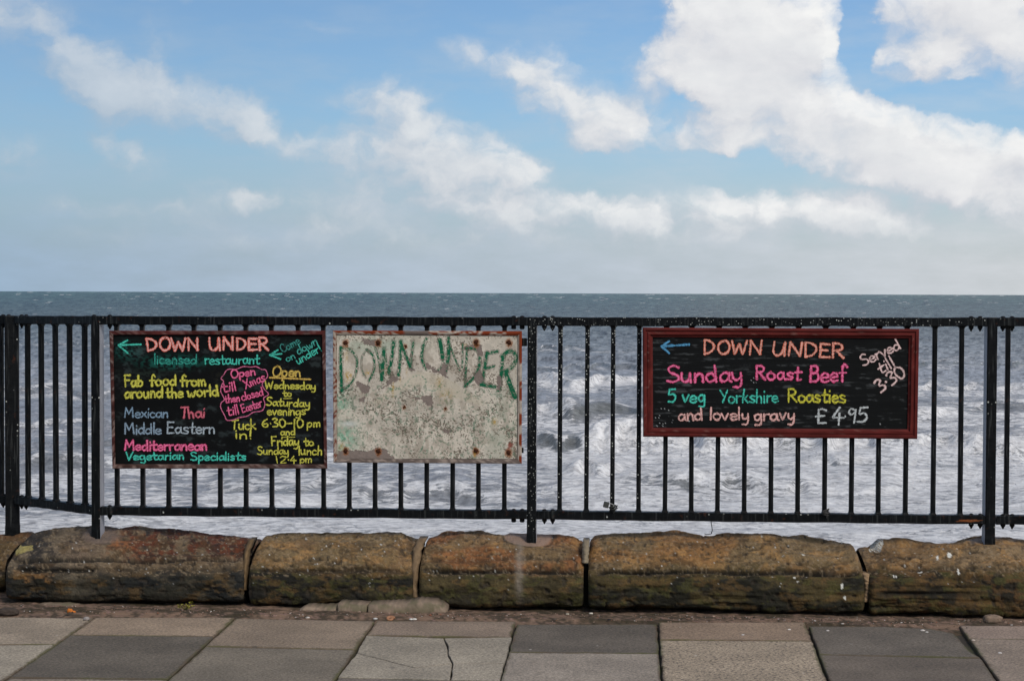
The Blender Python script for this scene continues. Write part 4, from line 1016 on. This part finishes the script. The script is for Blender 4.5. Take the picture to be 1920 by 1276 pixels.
def board_roast():
    d = .048; sc, ox, oy = 3.491, 1190, 590; pl = sign_place(sc, ox, oy, d)
    out = [(52,83),(1862,92),(1850,812),(55,797)]; inn = [(118,146),(1795,153),(1785,748),(120,738)]
    base = pl(950, 805); r = empty('chalkboard_sign', base)
    tag(r, 'wide black board in moulded dark red frame offering Sunday Roast Beef', 'sign', 'restaurant boards hung on the railing')
    def cf(x, y):
        n = fbm(x*.006, y*.07, o=6, seed=73, gain=.6); n2 = fbm(x*.02, y*.03, o=4, seed=74)
        c = s2l((19,20,20))*np.ones((len(x),3))*(.55+.9*n)[:,None]
        c = lerp(c, s2l((74,76,76)), ss(n+.4*(n2-.5), .60, .78)*.75)
        for (cx,cy,rr) in ((190,670,60),(200,690,50),(330,705,30),(1610,715,8),(770,440,30),(150,720,60)):
            c = lerp(c, s2l((190,192,190)), (np.hypot(x-cx,y-cy) < rr)*ss(vnoise(x*.14,y*.14,seed=9),.86,.93))
        return c, .0006*(n-.5)
    panel(pl, [tuple(np.array(o)*.4+np.array(i)*.6) for o,i in zip(out,inn)], 320, 130, cf, 'board', M_BOARD, r, base, .012)
    def fc(x, y, f, k):
        w = fbm(np.array(x*.01), np.array(y*.01), o=4, seed=83); w2 = vnoise(np.array(x*.07), np.array(y*.07), seed=84); w3 = fbm(np.array(x*(.012 if k in (0,2) else .15)), np.array(y*(.15 if k in (0,2) else .012)), o=3, seed=85)
        c = s2l((98,38,34))*(.55+.6*w)*(.55+.9*w3); c = c*(1-.5*ss(w2,.88,.96))+s2l((150,110,100))*.4*ss(w2,.9,.97)
        return c
    split_frame(pl, out, inn, [(0.,.013),(.10,.019),(.28,.0195),(.36,.0135),(.46,.0135),(.52,.017),(.70,.0175),(.80,.0095),(1.,.0055)], -.014, 'frame', M_BOARD, r, base, fc)
    I = lambda s_, hue: Ink(pl, s_, (r, base, hue))
    i = I(11, 'blue'); i.stroke([(356,194),(270,200),(176,205)],16,(96,166,204),(56,116,156)); i.stroke([(226,172),(176,205),(226,250)],15,(96,166,204),(56,116,156),smooth=False); i.build('arrow', r, base, 'blue chalk arrow pointing left')
    i = I(12, 'coral'); i.text('DOWN',442,256,842,262,92,17,(236,176,158),(220,100,66)); i.text('UNDER',890,266,1378,284,96,17,(236,176,158),(220,104,72));
    i = I(13, 'hot pink'); i.text('Sunday',205,444,716,440,112,19,PINK,PINKD); i.text('Roast',786,420,1092,428,90,17,PINK,PINKD); i.text('Beef',1138,438,1390,438,108,18,PINK,PINKD);
    i = I(14, 'turquoise'); i.text('5',214,572,276,572,86,15,TEAL,TEALD); i.text('veg',308,574,470,572,84,15,TEAL,TEALD); i.text('Yorkshire',555,576,944,574,86,13,TEAL,TEALD,.5);
    i = I(15, 'yellow'); i.text('Roasties',998,572,1386,574,90,15,(220,212,70),YELD);
    i = I(16, 'pale pink'); i.text('and',284,692,450,690,80,14,PALE,(206,140,128)); i.text('lovely',488,686,756,690,82,14,PALE,(206,140,128)); i.text('gravy',778,692,1056,690,82,14,PALE,(206,140,128))
    i.text('Served',1494,340,1748,216,74,12,(234,206,200),(200,160,154)); i.text('till',1602,392,1712,330,74,12,(234,206,200),(200,160,154)); i.text('3.30',1606,514,1784,394,92,14,(234,206,200),(200,160,154));
    i = I(17, 'white'); i.text('%',1180,710,1264,710,96,15,WHT,(150,152,152)); i.text('4',1284,710,1376,712,104,16,WHT,(150,152,152)); i.text('.',1370,704,1388,704,92,12,WHT,(150,152,152)); i.text('9',1386,704,1448,704,92,14,WHT,(150,152,152)); i.text('5',1452,704,1526,704,96,15,WHT,(150,152,152));
board_roast()

def board_rusty():
    d = .042; sc, ox, oy = 4.2524, 610, 590; pl = sign_place(sc, ox, oy, d)
    out = [(60,125),(1568,130),(1566,1186),(64,1176)]; inn = [(92,158),(1535,166),(1530,1146),(96,1146)]
    base = pl(810, 1180); r = empty('painted_sign', base)
    tag(r, 'weathered cream metal sign with flaking green DOWN UNDER lettering and rusty bolts', 'sign', 'restaurant boards hung on the railing')
    green = [([(125,262),(124,430),(130,606)],26,1.),([(122,262),(190,276),(246,340),(248,440),(205,545),(130,608)],17,.55),
      ([(330,275),(292,340),(290,430),(320,500)],9,.25),([(330,275),(380,330),(390,430),(348,528)],16,.75),
      ([(398,258),(430,380),(444,500)],14,.55),([(468,270),(458,400),(450,515)],30,.95),([(480,330),(496,420),(520,500)],13,.5),([(545,212),(532,330),(506,460)],26,.8),
      ([(602,208),(596,350),(584,480)],24,.85),([(602,225),(640,320),(682,430)],24,.9),([(702,215),(690,320),(680,400)],18,.6),
      ([(806,190),(778,260),(770,350),(800,430)],22,.7),([(912,200),(925,270),(934,340)],32,.95),([(934,340),(930,410),(880,455)],14,.45),
      ([(982,186),(984,280),(978,350),(962,440)],28,.95),([(992,240),(1030,340),(1072,440)],13,.45),([(1096,225),(1094,330),(1090,420)],12,.4),
      ([(1130,262),(1122,400),(1112,545)],18,.65),([(1128,266),(1190,270),(1226,310),(1228,400),(1190,490),(1112,572)],22,.75),
      ([(1288,300),(1270,430),(1250,555)],24,.85),([(1288,312),(1330,300),(1374,290)],24,.95),([(1290,425),(1345,408)],18,.6),([(1240,556),(1300,566),(1352,574)],26,.9),
      ([(1418,330),(1404,460),(1384,600)],26,.75),([(1410,330),(1460,292),(1510,310),(1516,370),(1470,430),(1406,468)],30,1.1),([(1440,470),(1474,560),(1512,656)],36,1.2)]
    bare = [[(240,535),(262,528),(352,572),(360,600),(300,626),(250,580)],[(440,590),(480,560),(515,490),(600,505),(470,585)],[(790,375),(845,410),(905,450),(940,380),(972,392),(968,498),(900,468),(800,425)],
      [(650,650),(740,655),(842,636),(858,690),(850,735),(800,715),(770,680)],[(95,1082),(380,1080),(415,1060),(480,1072),(556,1140),(560,1160),(90,1160)],[(300,185),(420,200),(420,250),(300,235)],[(1190,470),(1235,430),(1262,520),(1215,570),(1180,520)],
      [(265,660),(310,655),(315,690),(270,705)],[(1100,250),(1240,240),(1255,330),(1215,320),(1195,265)],[(935,910),(1000,915),(1005,935),(950,935)],[(1360,480),(1400,490),(1395,610),(1370,600)],[(665,425),(710,430),(708,445),(670,442)],[(510,500),(545,470),(560,520),(530,540)]]
    cream = [(380,700),(430,650),(600,510),(740,455),(830,455),(960,500),(1120,600),(1255,680),(1262,722),(1150,700),(1000,650),(860,600),(800,570),(740,560),(600,620),(420,715)]
    bolts = [(160,222,1),(422,217,1),(1202,216,1),(1464,216,1),(163,1082,1),(422,1082,1),(1200,1082,1),(1460,1094,1),(628,733,.55),(958,750,.5),(640,246,.5)]
    def inpoly(x, y, pg, jit):
        x = x+jit[0]; y = y+jit[1]; r_ = np.zeros(len(x), bool); n = len(pg)
        for a in range(n):
            (x0,y0),(x1,y1) = pg[a],pg[(a+1)%n]
            if y0 == y1: continue
            r_ ^= ((y0 > y) != (y1 > y)) & (x < (x1-x0)*(y-y0)/(y1-y0)+x0)
        return r_
    def cf(x, y):
        jit = ((fbm(x*.05,y*.05,o=4,seed=91)-.5)*46, (fbm(x*.05,y*.05,o=4,seed=92)-.5)*46)
        n = fbm(x*.008, y*.008, o=5, seed=93); f = fbm(x*.045, y*.05, o=4, seed=94, gain=.65); f2 = fbm(x*.12, y*.12, o=3, seed=95)
        c = s2l((210,199,182))*np.ones((len(x),3)); c = lerp(c, s2l((194,184,168)), ss(n,.45,.6)); c = lerp(c, s2l((160,148,132)), ss(fbm(x*.02,y*.014,o=4,seed=89),.52,.66)*.6)
        c = lerp(c, s2l((120,176,146)), np.clip(np.exp(-(((x-130)/60.)**2+((y-690)/90.)**2))*.9+np.exp(-(((x-150)/110.)**2+((y-980)/110.)**2))*.85,0,1)*ss(f,.3,.6))
        c = lerp(c, s2l((172,188,166)), np.clip(np.exp(-(((x-420)/360.)**2+((y-240)/70.)**2))*.6+np.exp(-(((x-1400)/150.)**2+((y-900)/300.)**2))*.35,0,1)*ss(n,.3,.6))
        c = lerp(c, s2l((198,187,164)), inpoly(x,y,cream,(jit[0]*.5,jit[1]*.5))*.5)
        c = lerp(c, s2l((166,158,142)), ss(f2,.55,.72)*.4)
        clu = fbm(x*.006+3, y*.008, o=4, seed=90); ch = ss(.40*f+.60*f2+.42*(clu-.5), .61, .66); ch = ch*(1-.6*inpoly(x,y,cream,(jit[0]*.5,jit[1]*.5)))
        c = lerp(c, s2l((96,86,72)), ch*.8)
        c = lerp(c, s2l((78,112,88)), ss(fbm(x*.06,y*.06,o=3,seed=97),.62,.7)*.55*(y > 560))
        yw = np.zeros(len(x))
        for (cx,cy,rx,ry,a) in ((185,490,30,40,1),(340,465,20,22,.9),(540,590,10,60,.8),(595,510,8,30,.6),(480,440,16,30,.5),(165,330,18,50,.5),(910,540,30,50,.4),(960,640,60,50,.35),(1350,850,18,24,.9),(130,1050,20,30,.6),(1110,240,30,12,.4),(650,450,8,26,.6)): yw = np.maximum(yw, a*np.exp(-(((x-cx)/rx)**2+((y-cy)/ry)**2)))
        c = lerp(c, s2l((178,140,44)), yw*ss(f2,.35,.55))
        g_ = np.zeros(len(x))
        for pts, w, a in green:
            P = catmull(pts, 3.); dm = np.full(len(x), 1e9)
            bb = (x > P[:,0].min()-40)&(x < P[:,0].max()+40)&(y > P[:,1].min()-40)&(y < P[:,1].max()+40)
            xs, ys = x[bb], y[bb]; dd = np.full(len(xs), 1e9)
            for p in P: dd = np.minimum(dd, np.hypot(xs-p[0], ys-p[1]))
            dm[bb] = dd + 5*(f2[bb]-.5)*2
            w = w*1.2; edge = ss(-np.abs(dm-w*.62), -4, -1)*.55
            keep = ss(f2*.5+f*.5, .60-.22*a-.06, .60-.22*a+.02) if a < .9 else 1-ss(f, .60, .66)*.7
            core = ss(-dm, -w/2, -w/2+5)
            g_ = np.maximum(g_, np.maximum(core*np.where(a >= .9, 1-ss(f,.58,.66)*.6, 1-ss(f2+.5*(f-.5), .36+.28*a, .46+.28*a)), 0))
            c = lerp(c, s2l((70,66,56)), edge*1.5*(1-core)*ss(f2,.36,.52))
        c = lerp(c, s2l((24,96,66)), g_)
        for (pts,a) in (([(500,590),(600,585),(690,500),(760,480)],.6),([(760,480),(800,520),(800,580)],.6),([(800,600),(880,600),(930,540)],.5),([(745,1110),(770,1060),(790,1010)],.7),([(815,1130),(810,1080)],.6),([(1180,900),(1200,840),(1260,815),(1320,840)],.6),([(620,885),(640,850)],.5),([(1300,600),(1330,640),(1380,600)],.4)):
            P = catmull(pts, 4.); dd = np.full(len(x),1e9)
            for p in P: dd = np.minimum(dd, np.hypot(x-p[0],y-p[1]))
            c = lerp(c, s2l((58,128,100)), ss(-dd,-9,-4)*a*ss(f2,.48,.6))
        br = np.zeros(len(x), bool)
        for k, pg in enumerate(bare): br |= inpoly(x, y, pg, (jit[0]*.8, jit[1]*.8))
        c = lerp(c, s2l((128,114,106))*(.8+.4*f)[:,None], br*.95)
        for (bx,by,a) in bolts:
            rd = np.hypot(x-bx,(y-by)*np.where(y > by,.62,1.)) + 26*(f2-.5)+16*(f-.5)
            c = lerp(c, s2l((150,86,30)), ss(-rd,-36*a,-16*a)*.85); c = lerp(c, s2l((60,32,20)), ss(-rd,-22*a,-12*a))
        drip = ss(-np.abs(x-1190-6*(f-.5)),-14,-4)*ss(y,1085,1100)*(1-ss(y,1120,1146)); c = lerp(c, s2l((168,128,60)), drip*.8)
        c = lerp(c, s2l((140,62,52)), np.exp(-(((x-1470)/36.)**2+((y-1040)/50.)**2))*ss(f,.44,.56)*.8)
        c = lerp(c, s2l((206,208,200)), np.exp(-(((x-190)/60.)**2+((y-868)/22.)**2))*.8)
        rel = -.0009*ch - .0012*br
        return c, rel
    panel(pl, [tuple(np.array(o)*.35+np.array(i)*.65) for o,i in zip(out,inn)], 470, 330, cf, 'sheet', M_BOARD, r, base, .010)
    def fc(x, y, f, k):
        w = float(fbm(np.array(x*.012), np.array(y*.012), o=4, seed=98)); w2 = float(fbm(np.array(x*.07), np.array(y*.07), o=3, seed=99))
        pale, rust, bare_ = s2l((190,174,158)), s2l((128,56,30)), s2l((118,104,96))
        if k == 2: c = bare_*.8 + (pale*.3 if w2 > .58 else 0)
        elif k == 0:
            c = rust if (x < 600 or x > 1250 or w2 > .56) else pale
            if 620 < x < 830: c = bare_
            if f > .3 and x > 830 and x < 1450 and w2 < .52: c = pale
            if f > .45 and x < 620: c = pale if w2 < .55 else rust
        elif k == 1: c = rust if (w > .46 and f < .6) or y < 360 and f < .7 else pale*(.6+.5*w2)
        else: c = pale*(.55+.6*w2) if w2 < .56 else rust*.7
        if f > .93: c = s2l((44,34,26))
        return np.asarray(c)*(.85+.3*w2)
    split_frame(pl, out, inn, [(0.,.008),(.1,.010),(.55,.010),(.62,.007),(.80,.007),(.86,.0045),(1.,.0035)], -.012, 'frame', M_BOARD, r, base, fc)
    m_r = plain_mat('rusty_bolt', (66,36,22), .9, .2, .5, 140.)
    for (bx,by,a) in bolts[:8]:
        mb = MB(); c = np.array(pl(bx,by,0)); K = 8
        ring = lambda rr, h: [c+N*h+rr*(math.cos(q)*E+math.sin(q)*ZU) for q in np.linspace(0,2*math.pi,K,endpoint=False)]
        mb.loft([ring(.0085,-.002),ring(.009,.003),ring(.0065,.0055),ring(.002,.0062)]); mb.build('bolt', m_r, r, loc=c)
    for (q0,q1) in (((1566,185),(1608,250)),((1564,1058),(1580,1100))):
        mb = MB(); P = [pl(x,y,-.020) for x,y in ((q0[0]-60,q0[1]),(q1[0],q0[1]),(q1[0],q1[1]),(q0[0]-60,q1[1]))]
        mb.prism([p-N*.006 for p in P], P); mb.build('bracket', M_IRON, r, loc=np.mean(P,0))
board_rusty()

# ------------------------------------------------------------------ small things
def rock(name, c, sx, sy, sz, col, label, cat, group=None, seed=0, flat=.6, parent=None, square=0.):
    nu, nv = 44, 26; th = np.linspace(0,2*math.pi,nu,endpoint=False); ph = np.linspace(.02,math.pi-.02,nv)
    p_, t_ = np.meshgrid(ph, th, indexing='ij')
    d = np.stack([np.sin(p_)*np.cos(t_), np.sin(p_)*np.sin(t_), np.cos(p_)],-1)
    if square: d = np.sign(d)*np.abs(d)**(1-square)
    d = d*(1+.5*(fbm(d[...,0]*1.6+seed, d[...,1]*1.6, d[...,2]*1.6, o=4, seed=seed)-.5)*(1-square*.7))[...,None]
    V = d[...,0:1]*E*sx + d[...,1:2]*(-N)*sy + d[...,2:3]*ZU*sz
    n = fbm(d[...,0]*4+seed, d[...,1]*4, d[...,2]*4, o=4, seed=seed+5)
    cc = s2l(col)*(.55+.9*n)[...,None]
    ob = mesh_np(name, (V+c).reshape(-1,3), grid_faces(nv,nu,True), M_MORTAR, parent, loc=np.asarray(c)-ZU*sz*.8, smooth=True, col=cc.reshape(-1,3))
    if label: tag(ob, label, cat, group)
    return ob
def edging(x0, x1, ybot, prof, label, seed, d0=.30):
    """low stone slip set on edge against the wall foot; prof = measured top edge"""
    zb = -.045; V = []; K = 60; xs = np.linspace(x0,x1,K)
    ty = np.interp(xs,[p[0] for p in prof],[p[1] for p in prof])+1.6*(vnoise(xs*.2,0*xs,seed=seed)-.5)
    rows = []
    for i in range(K):
        top = on_fence(xs[i], ty[i], d0); e = min(i,K-1-i)/4.; rd = .006*max(0,1-e)
        q = [(d0-.17,zb),(d0-.16,top[2]-.004),(d0-.02,top[2]+.002),(d0-.004-rd,top[2]-.002),(d0+.004-rd,top[2]-.010),(d0+.009-rd,(top[2]+zb)/2),(d0+.010-rd,zb)]
        s_ = (top-O)@E
        rows.append([F(s_, a+.004*(vnoise(np.array(i*.4),np.array(k*1.3),seed=seed+2)-.5), b) for k,(a,b) in enumerate(q)])
    mb = MB(); mb.loft(rows); V = np.array(mb.v); px, py = proj(V)
    c = s2l((136,118,100))*(.55+.9*fbm(px/9.,py/5.,o=4,seed=seed))[:,None]; c = lerp(c, s2l((84,86,58)), ss(fbm(px/25.,py/8.,o=3,seed=seed+1),.54,.66)*.5)
    rg = np.random.RandomState(seed)
    ob = mesh_np('edging_stone', V, mb.f, M_MORTAR, loc=V.mean(0)*[1,1,0]+[0,0,zb], smooth=True, col=c)
    tag(ob, label, 'edging stone', 'low edging stones at the wall foot')
edging(33,168,1156,[(33,1143),(50,1140),(70,1136),(120,1134),(150,1140),(168,1148)],'long low broken edging stone at the left, beside an orange leaf',11,.33)
edging(561,631,1156,[(561,1143),(570,1138),(585,1138),(600,1140),(631,1138)],'rounded small edging stone, leftmost of three in a row',12,.37)
edging(633,688,1157,[(633,1132),(660,1132),(688,1134)],'square edging stone, middle of three in a row',13,.385)
edging(690,836,1159,[(690,1134),(760,1131),(782,1127),(815,1129),(832,1138),(836,1142)],'wide humped edging stone below the mortar joint',14,.40)
def ground_pt(x, y, z=0.): return on_z(x, y, z)
p = ground_pt(1861,1166,-.01); rock('loose_stone', p+ZU*.014, .040,.03,.018,(132,112,94),'flat tan loose stone lying under the right coping block','stone',seed=21,square=.3)
p = ground_pt(162,1162,.0); rock('loose_stone', p+ZU*.006, .013,.011,.010,(150,142,136),'small pale grey stone at the first slab corner on the left','stone',seed=22)
p = ground_pt(14,1152,-.01); rock('loose_stone', p+ZU*.012, .05,.03,.02,(70,60,52),'dark stone at the left edge of the dirt strip','stone',seed=27)
# snail shell like ring, leaf, chips
def shell():
    c = ground_pt(732,1162,.0)+ZU*.008; mb = MB()
    pts = []; rad = []
    for q in np.linspace(0, 4.6*math.pi, 60):
        f = q/(4.6*math.pi); r_ = .0155*(1-.78*f); pts.append(c+r_*math.cos(q)*E+r_*.75*math.sin(q)*ZU*.6+r_*.6*math.sin(q)*(-N)+N*(.006*f)); rad.append(.0058*(1-.72*f))
    tube(mb, pts, rad, 8); ob = mb.build('snail_shell', plain_mat('shell_brown', (158,112,80), .5, .4, .35, 90.), loc=c-ZU*.01, smooth=True)
    tag(ob, 'brown coiled snail shell lying on the slab below the humped edging stone', 'shell')
shell()
def leaf():
    c = ground_pt(137,1150,-.004); V = []; nu = 9
    for i in range(nu):
        t = i/(nu-1); w = .011*math.sin(math.pi*t)**.7*(1+.3*math.sin(t*17))
        for q in (-1,-.4,.4,1): V.append(c+E*((t-.5)*.038)+ (ZU*.75-N*.4)*(q*w)+ZU*(.016+.006*math.sin(t*5+q)) + N*.02)
    ob = mesh_np('dead_leaf', np.array(V), grid_faces(nu,4), plain_mat('orange_leaf',(196,112,40),.7,.3,.4,120.), loc=c, smooth=True)
    m = ob.modifiers.new('thick','SOLIDIFY'); m.thickness = .0012
    tag(ob, 'curled orange dead leaf resting against the left edging stone', 'leaf')
leaf()
def weed():
    rg = np.random.RandomState(4); c = ground_pt(343,1147,-.02); c = c + (-N)*.05
    r = empty('weed', c); tag(r, 'small yellow green weed growing in the dirt at the wall foot', 'weed')
    mb = MB(); tips = []
    for k in range(16):
        a = rg.uniform(0,6.28); l = rg.uniform(.02,.05); dx = math.cos(a)*l*.8; dy = abs(math.sin(a))*l*.5; h_ = rg.uniform(.008,.040)
        q = [c, c+E*dx*.5+N*dy*.4+ZU*h_*.7, c+E*dx+N*dy+ZU*h_]; tube(mb, q, [.0012,.001,.0006], 4); tips.append(q)
    mb.build('stem', plain_mat('weed_stem',(96,98,50)), r, loc=c)
    V, Fc = [], []
    for q in tips:
        for f in (.35,.6,.8,1.):
            for s_ in (-1,1):
                o_ = q[1]*(1-f)+q[2]*f; a = rg.uniform(0,6.28); d = E*math.cos(a)*s_+N*abs(math.sin(a))*.6+ZU*rg.uniform(-.1,.6); d /= np.linalg.norm(d); s2 = np.cross(d,[rg.randn(),rg.randn(),2.]); s2 /= np.linalg.norm(s2)
                L_ = rg.uniform(.006,.010); W_ = L_*.42; b = len(V)
                V += [o_, o_+d*L_*.5+s2*W_, o_+d*L_, o_+d*L_*.5-s2*W_]; Fc.append((b,b+1,b+2,b+3))
    mesh_np('leaves', np.array(V), Fc, plain_mat('weed_leaf',(158,150,62),.7,.3,.5,200.), r, loc=c)
weed()
def padlock():
    # hung through the foot of the third bar right of the middle post, tipped to the left
    c = on_fence(1136.5, 945.5, .045); a = math.radians(-14)
    ex = E*math.cos(a)+ZU*math.sin(a); ez = -E*math.sin(a)+ZU*math.cos(a)
    r = empty('padlock', c); tag(r, 'dark tipped square padlock hooked round the foot of a bar', 'padlock')
    mb = MB(); rings = []
    for f, k in ((-1,.86),(-.75,1.),(.75,1.),(1,.86)): rings.append(cring(c+N*.009*f, ex, ez, .0125*k, .0135*k, .002))
    mb.loft(rings); mb.build('body', plain_mat('dark_steel',(64,66,62),.5,.4,.4,90.), r, loc=c)
    # shackle loops from the body's right side round the bar
    mb = MB(); pts = []
    for q in np.linspace(-math.pi/2, math.pi/2, 18): pts.append(c+ex*(.012+.024*math.cos(q))+ez*(.009*math.sin(q))+(-N)*(.026*math.cos(q)))
    tube(mb, pts, .0026, 8); mb.build('shackle', plain_mat('shackle_steel',(150,150,146),.35,.5,.3,90.), r, loc=c, smooth=True)
padlock()
def knot(x, y, label, seed, col, n=7, sz=.013):
    rg = np.random.RandomState(seed); c = on_fence(x, y, .040); mb = MB()
    pts = []
    for k in range(n*9):
        t = k/9.; ph = t*2*math.pi
        wob = rg.uniform(-.3,.3,3)*.003
        pts.append(c+E*(sz*1.15*math.cos(ph+.2*t)*(1+.25*math.sin(t*2.1)))+N*(-.016+.024*math.sin(ph))+ZU*((t/n-.55)*sz*1.5+.004*math.sin(ph*.5+seed))+wob)
    for q in ((.6,-1.2),(.1,-2.0)): pts.append(c+E*sz*q[0]*.6+ZU*sz*q[1]+N*.004)
    tube(mb, pts, .0023, 6); ob = mb.build('wire_tie', plain_mat('tie_'+str(seed),col,.7,.3,.4,90.), loc=c, smooth=True); tag(ob, label, 'wire tie', 'ties bound round bar feet'); return ob
knot(1549, 960, 'tangled dark wire tie knotted round a bar foot below the Roast Beef board', 5, (62,60,58))
knot(1150, 951, 'short dark cord tie round the bar foot that holds the padlock', 6, (46,48,44), 4, .013)
def wire():
    pts = [on_fence(x, y, -.02) for x,y in ((1333,972),(1333.5,980),(1335,988),(1335.5,994),(1333.8,998),(1334.6,999.6),(1329,1001),(1324,1001.4),(1321,999.6))]
    mb = MB(); P = catmull([p for p in pts], .003) if False else pts
    Q = []
    for i in range(len(P)-1): Q += [P[i]*(1-t)+P[i+1]*t for t in (0,.33,.66)]
    Q.append(P[-1]); tube(mb, Q, .0018, 6); ob = mb.build('dangling_wire', M_IRON, loc=P[0], smooth=True)
    tag(ob, 'thin black wire dangling from the bottom rail onto the longest coping block', 'wire')
wire()
# stone chips scattered in the dirt and on the slab edges
chips = [(577,1158,(214,206,196)),(545,1150,(196,180,168)),(704,1160,(200,196,190)),(771,1161,(226,222,212)),(777,1161,(214,208,198)),(1040,1161,(90,80,70)),(1142,1161,(46,44,46)),(1064,1151,(180,170,150)),(1108,1150,(206,196,180)),(1580,1169,(190,180,168)),(235,1147,(178,130,110)),(1480,1180,(214,206,196)),(1393,1190,(210,202,196)),(1552,1182,(208,200,192)),(1730,1182,(206,196,186)),(1738,1185,(210,204,194)),(1825,1200,(196,180,166)),(1875,1224,(208,202,196)),(205,1150,(140,110,92)),(420,1152,(150,120,100)),(470,1154,(132,100,84)),(900,1158,(140,112,94)),(1290,1160,(120,96,80)),(1640,1165,(136,110,92))]
for k, (x,y,cl) in enumerate(chips):
    p = ground_pt(x, y, .0 if y > 1158 else -.012); s_ = .0045+.003*random.random()
    rock('stone_chip', p+ZU*s_*.3, s_*1.4, s_, s_*.6, cl, 'tiny stone chip lying along the slab edge below the wall', 'stone chip', 'stone chips along the wall foot', seed=60+k)

def grit():
    rg = np.random.RandomState(12); V, Fc, C = [], [], []
    pal = [(150,118,100),(126,104,86),(92,80,66),(60,54,46),(178,150,132),(204,196,186),(150,96,74)]
    for k in range(2600):
        s_ = rg.uniform(-3.3,3.3); d = .27+.42*rg.beta(1.6,1.9); z = np.interp(d, [.24,.45,.60,.66,.70], [-.040,-.018,-.004,.0005,.0012])
        r_ = rg.uniform(.0012,.0034)*(2.0 if rg.rand() > .965 else 1); c = F(s_, d, z); b = len(V)
        q = rg.randn(6,3)*.22
        for i, v in enumerate(((1,0,0),(-1,0,0),(0,1,0),(0,-1,0),(0,0,1),(0,0,-1))): V.append(c+(np.array(v)*[1.2,1.,.7]+q[i])*r_)
        Fc += [(b,b+2,b+4),(b+2,b+1,b+4),(b+1,b+3,b+4),(b+3,b,b+4),(b+2,b,b+5),(b+1,b+2,b+5),(b+3,b+1,b+5),(b,b+3,b+5)]
        cc = s2l(pal[min(6,int(7*rg.beta(1.2,1.5)))])*rg.uniform(.8,1.15); C += [cc]*6
    tag(mesh_np('grit', np.array(V), Fc, M_MORTAR, col=np.array(C)), 'loose grit and sand along the foot of the wall', 'grit', kind='stuff')
grit()
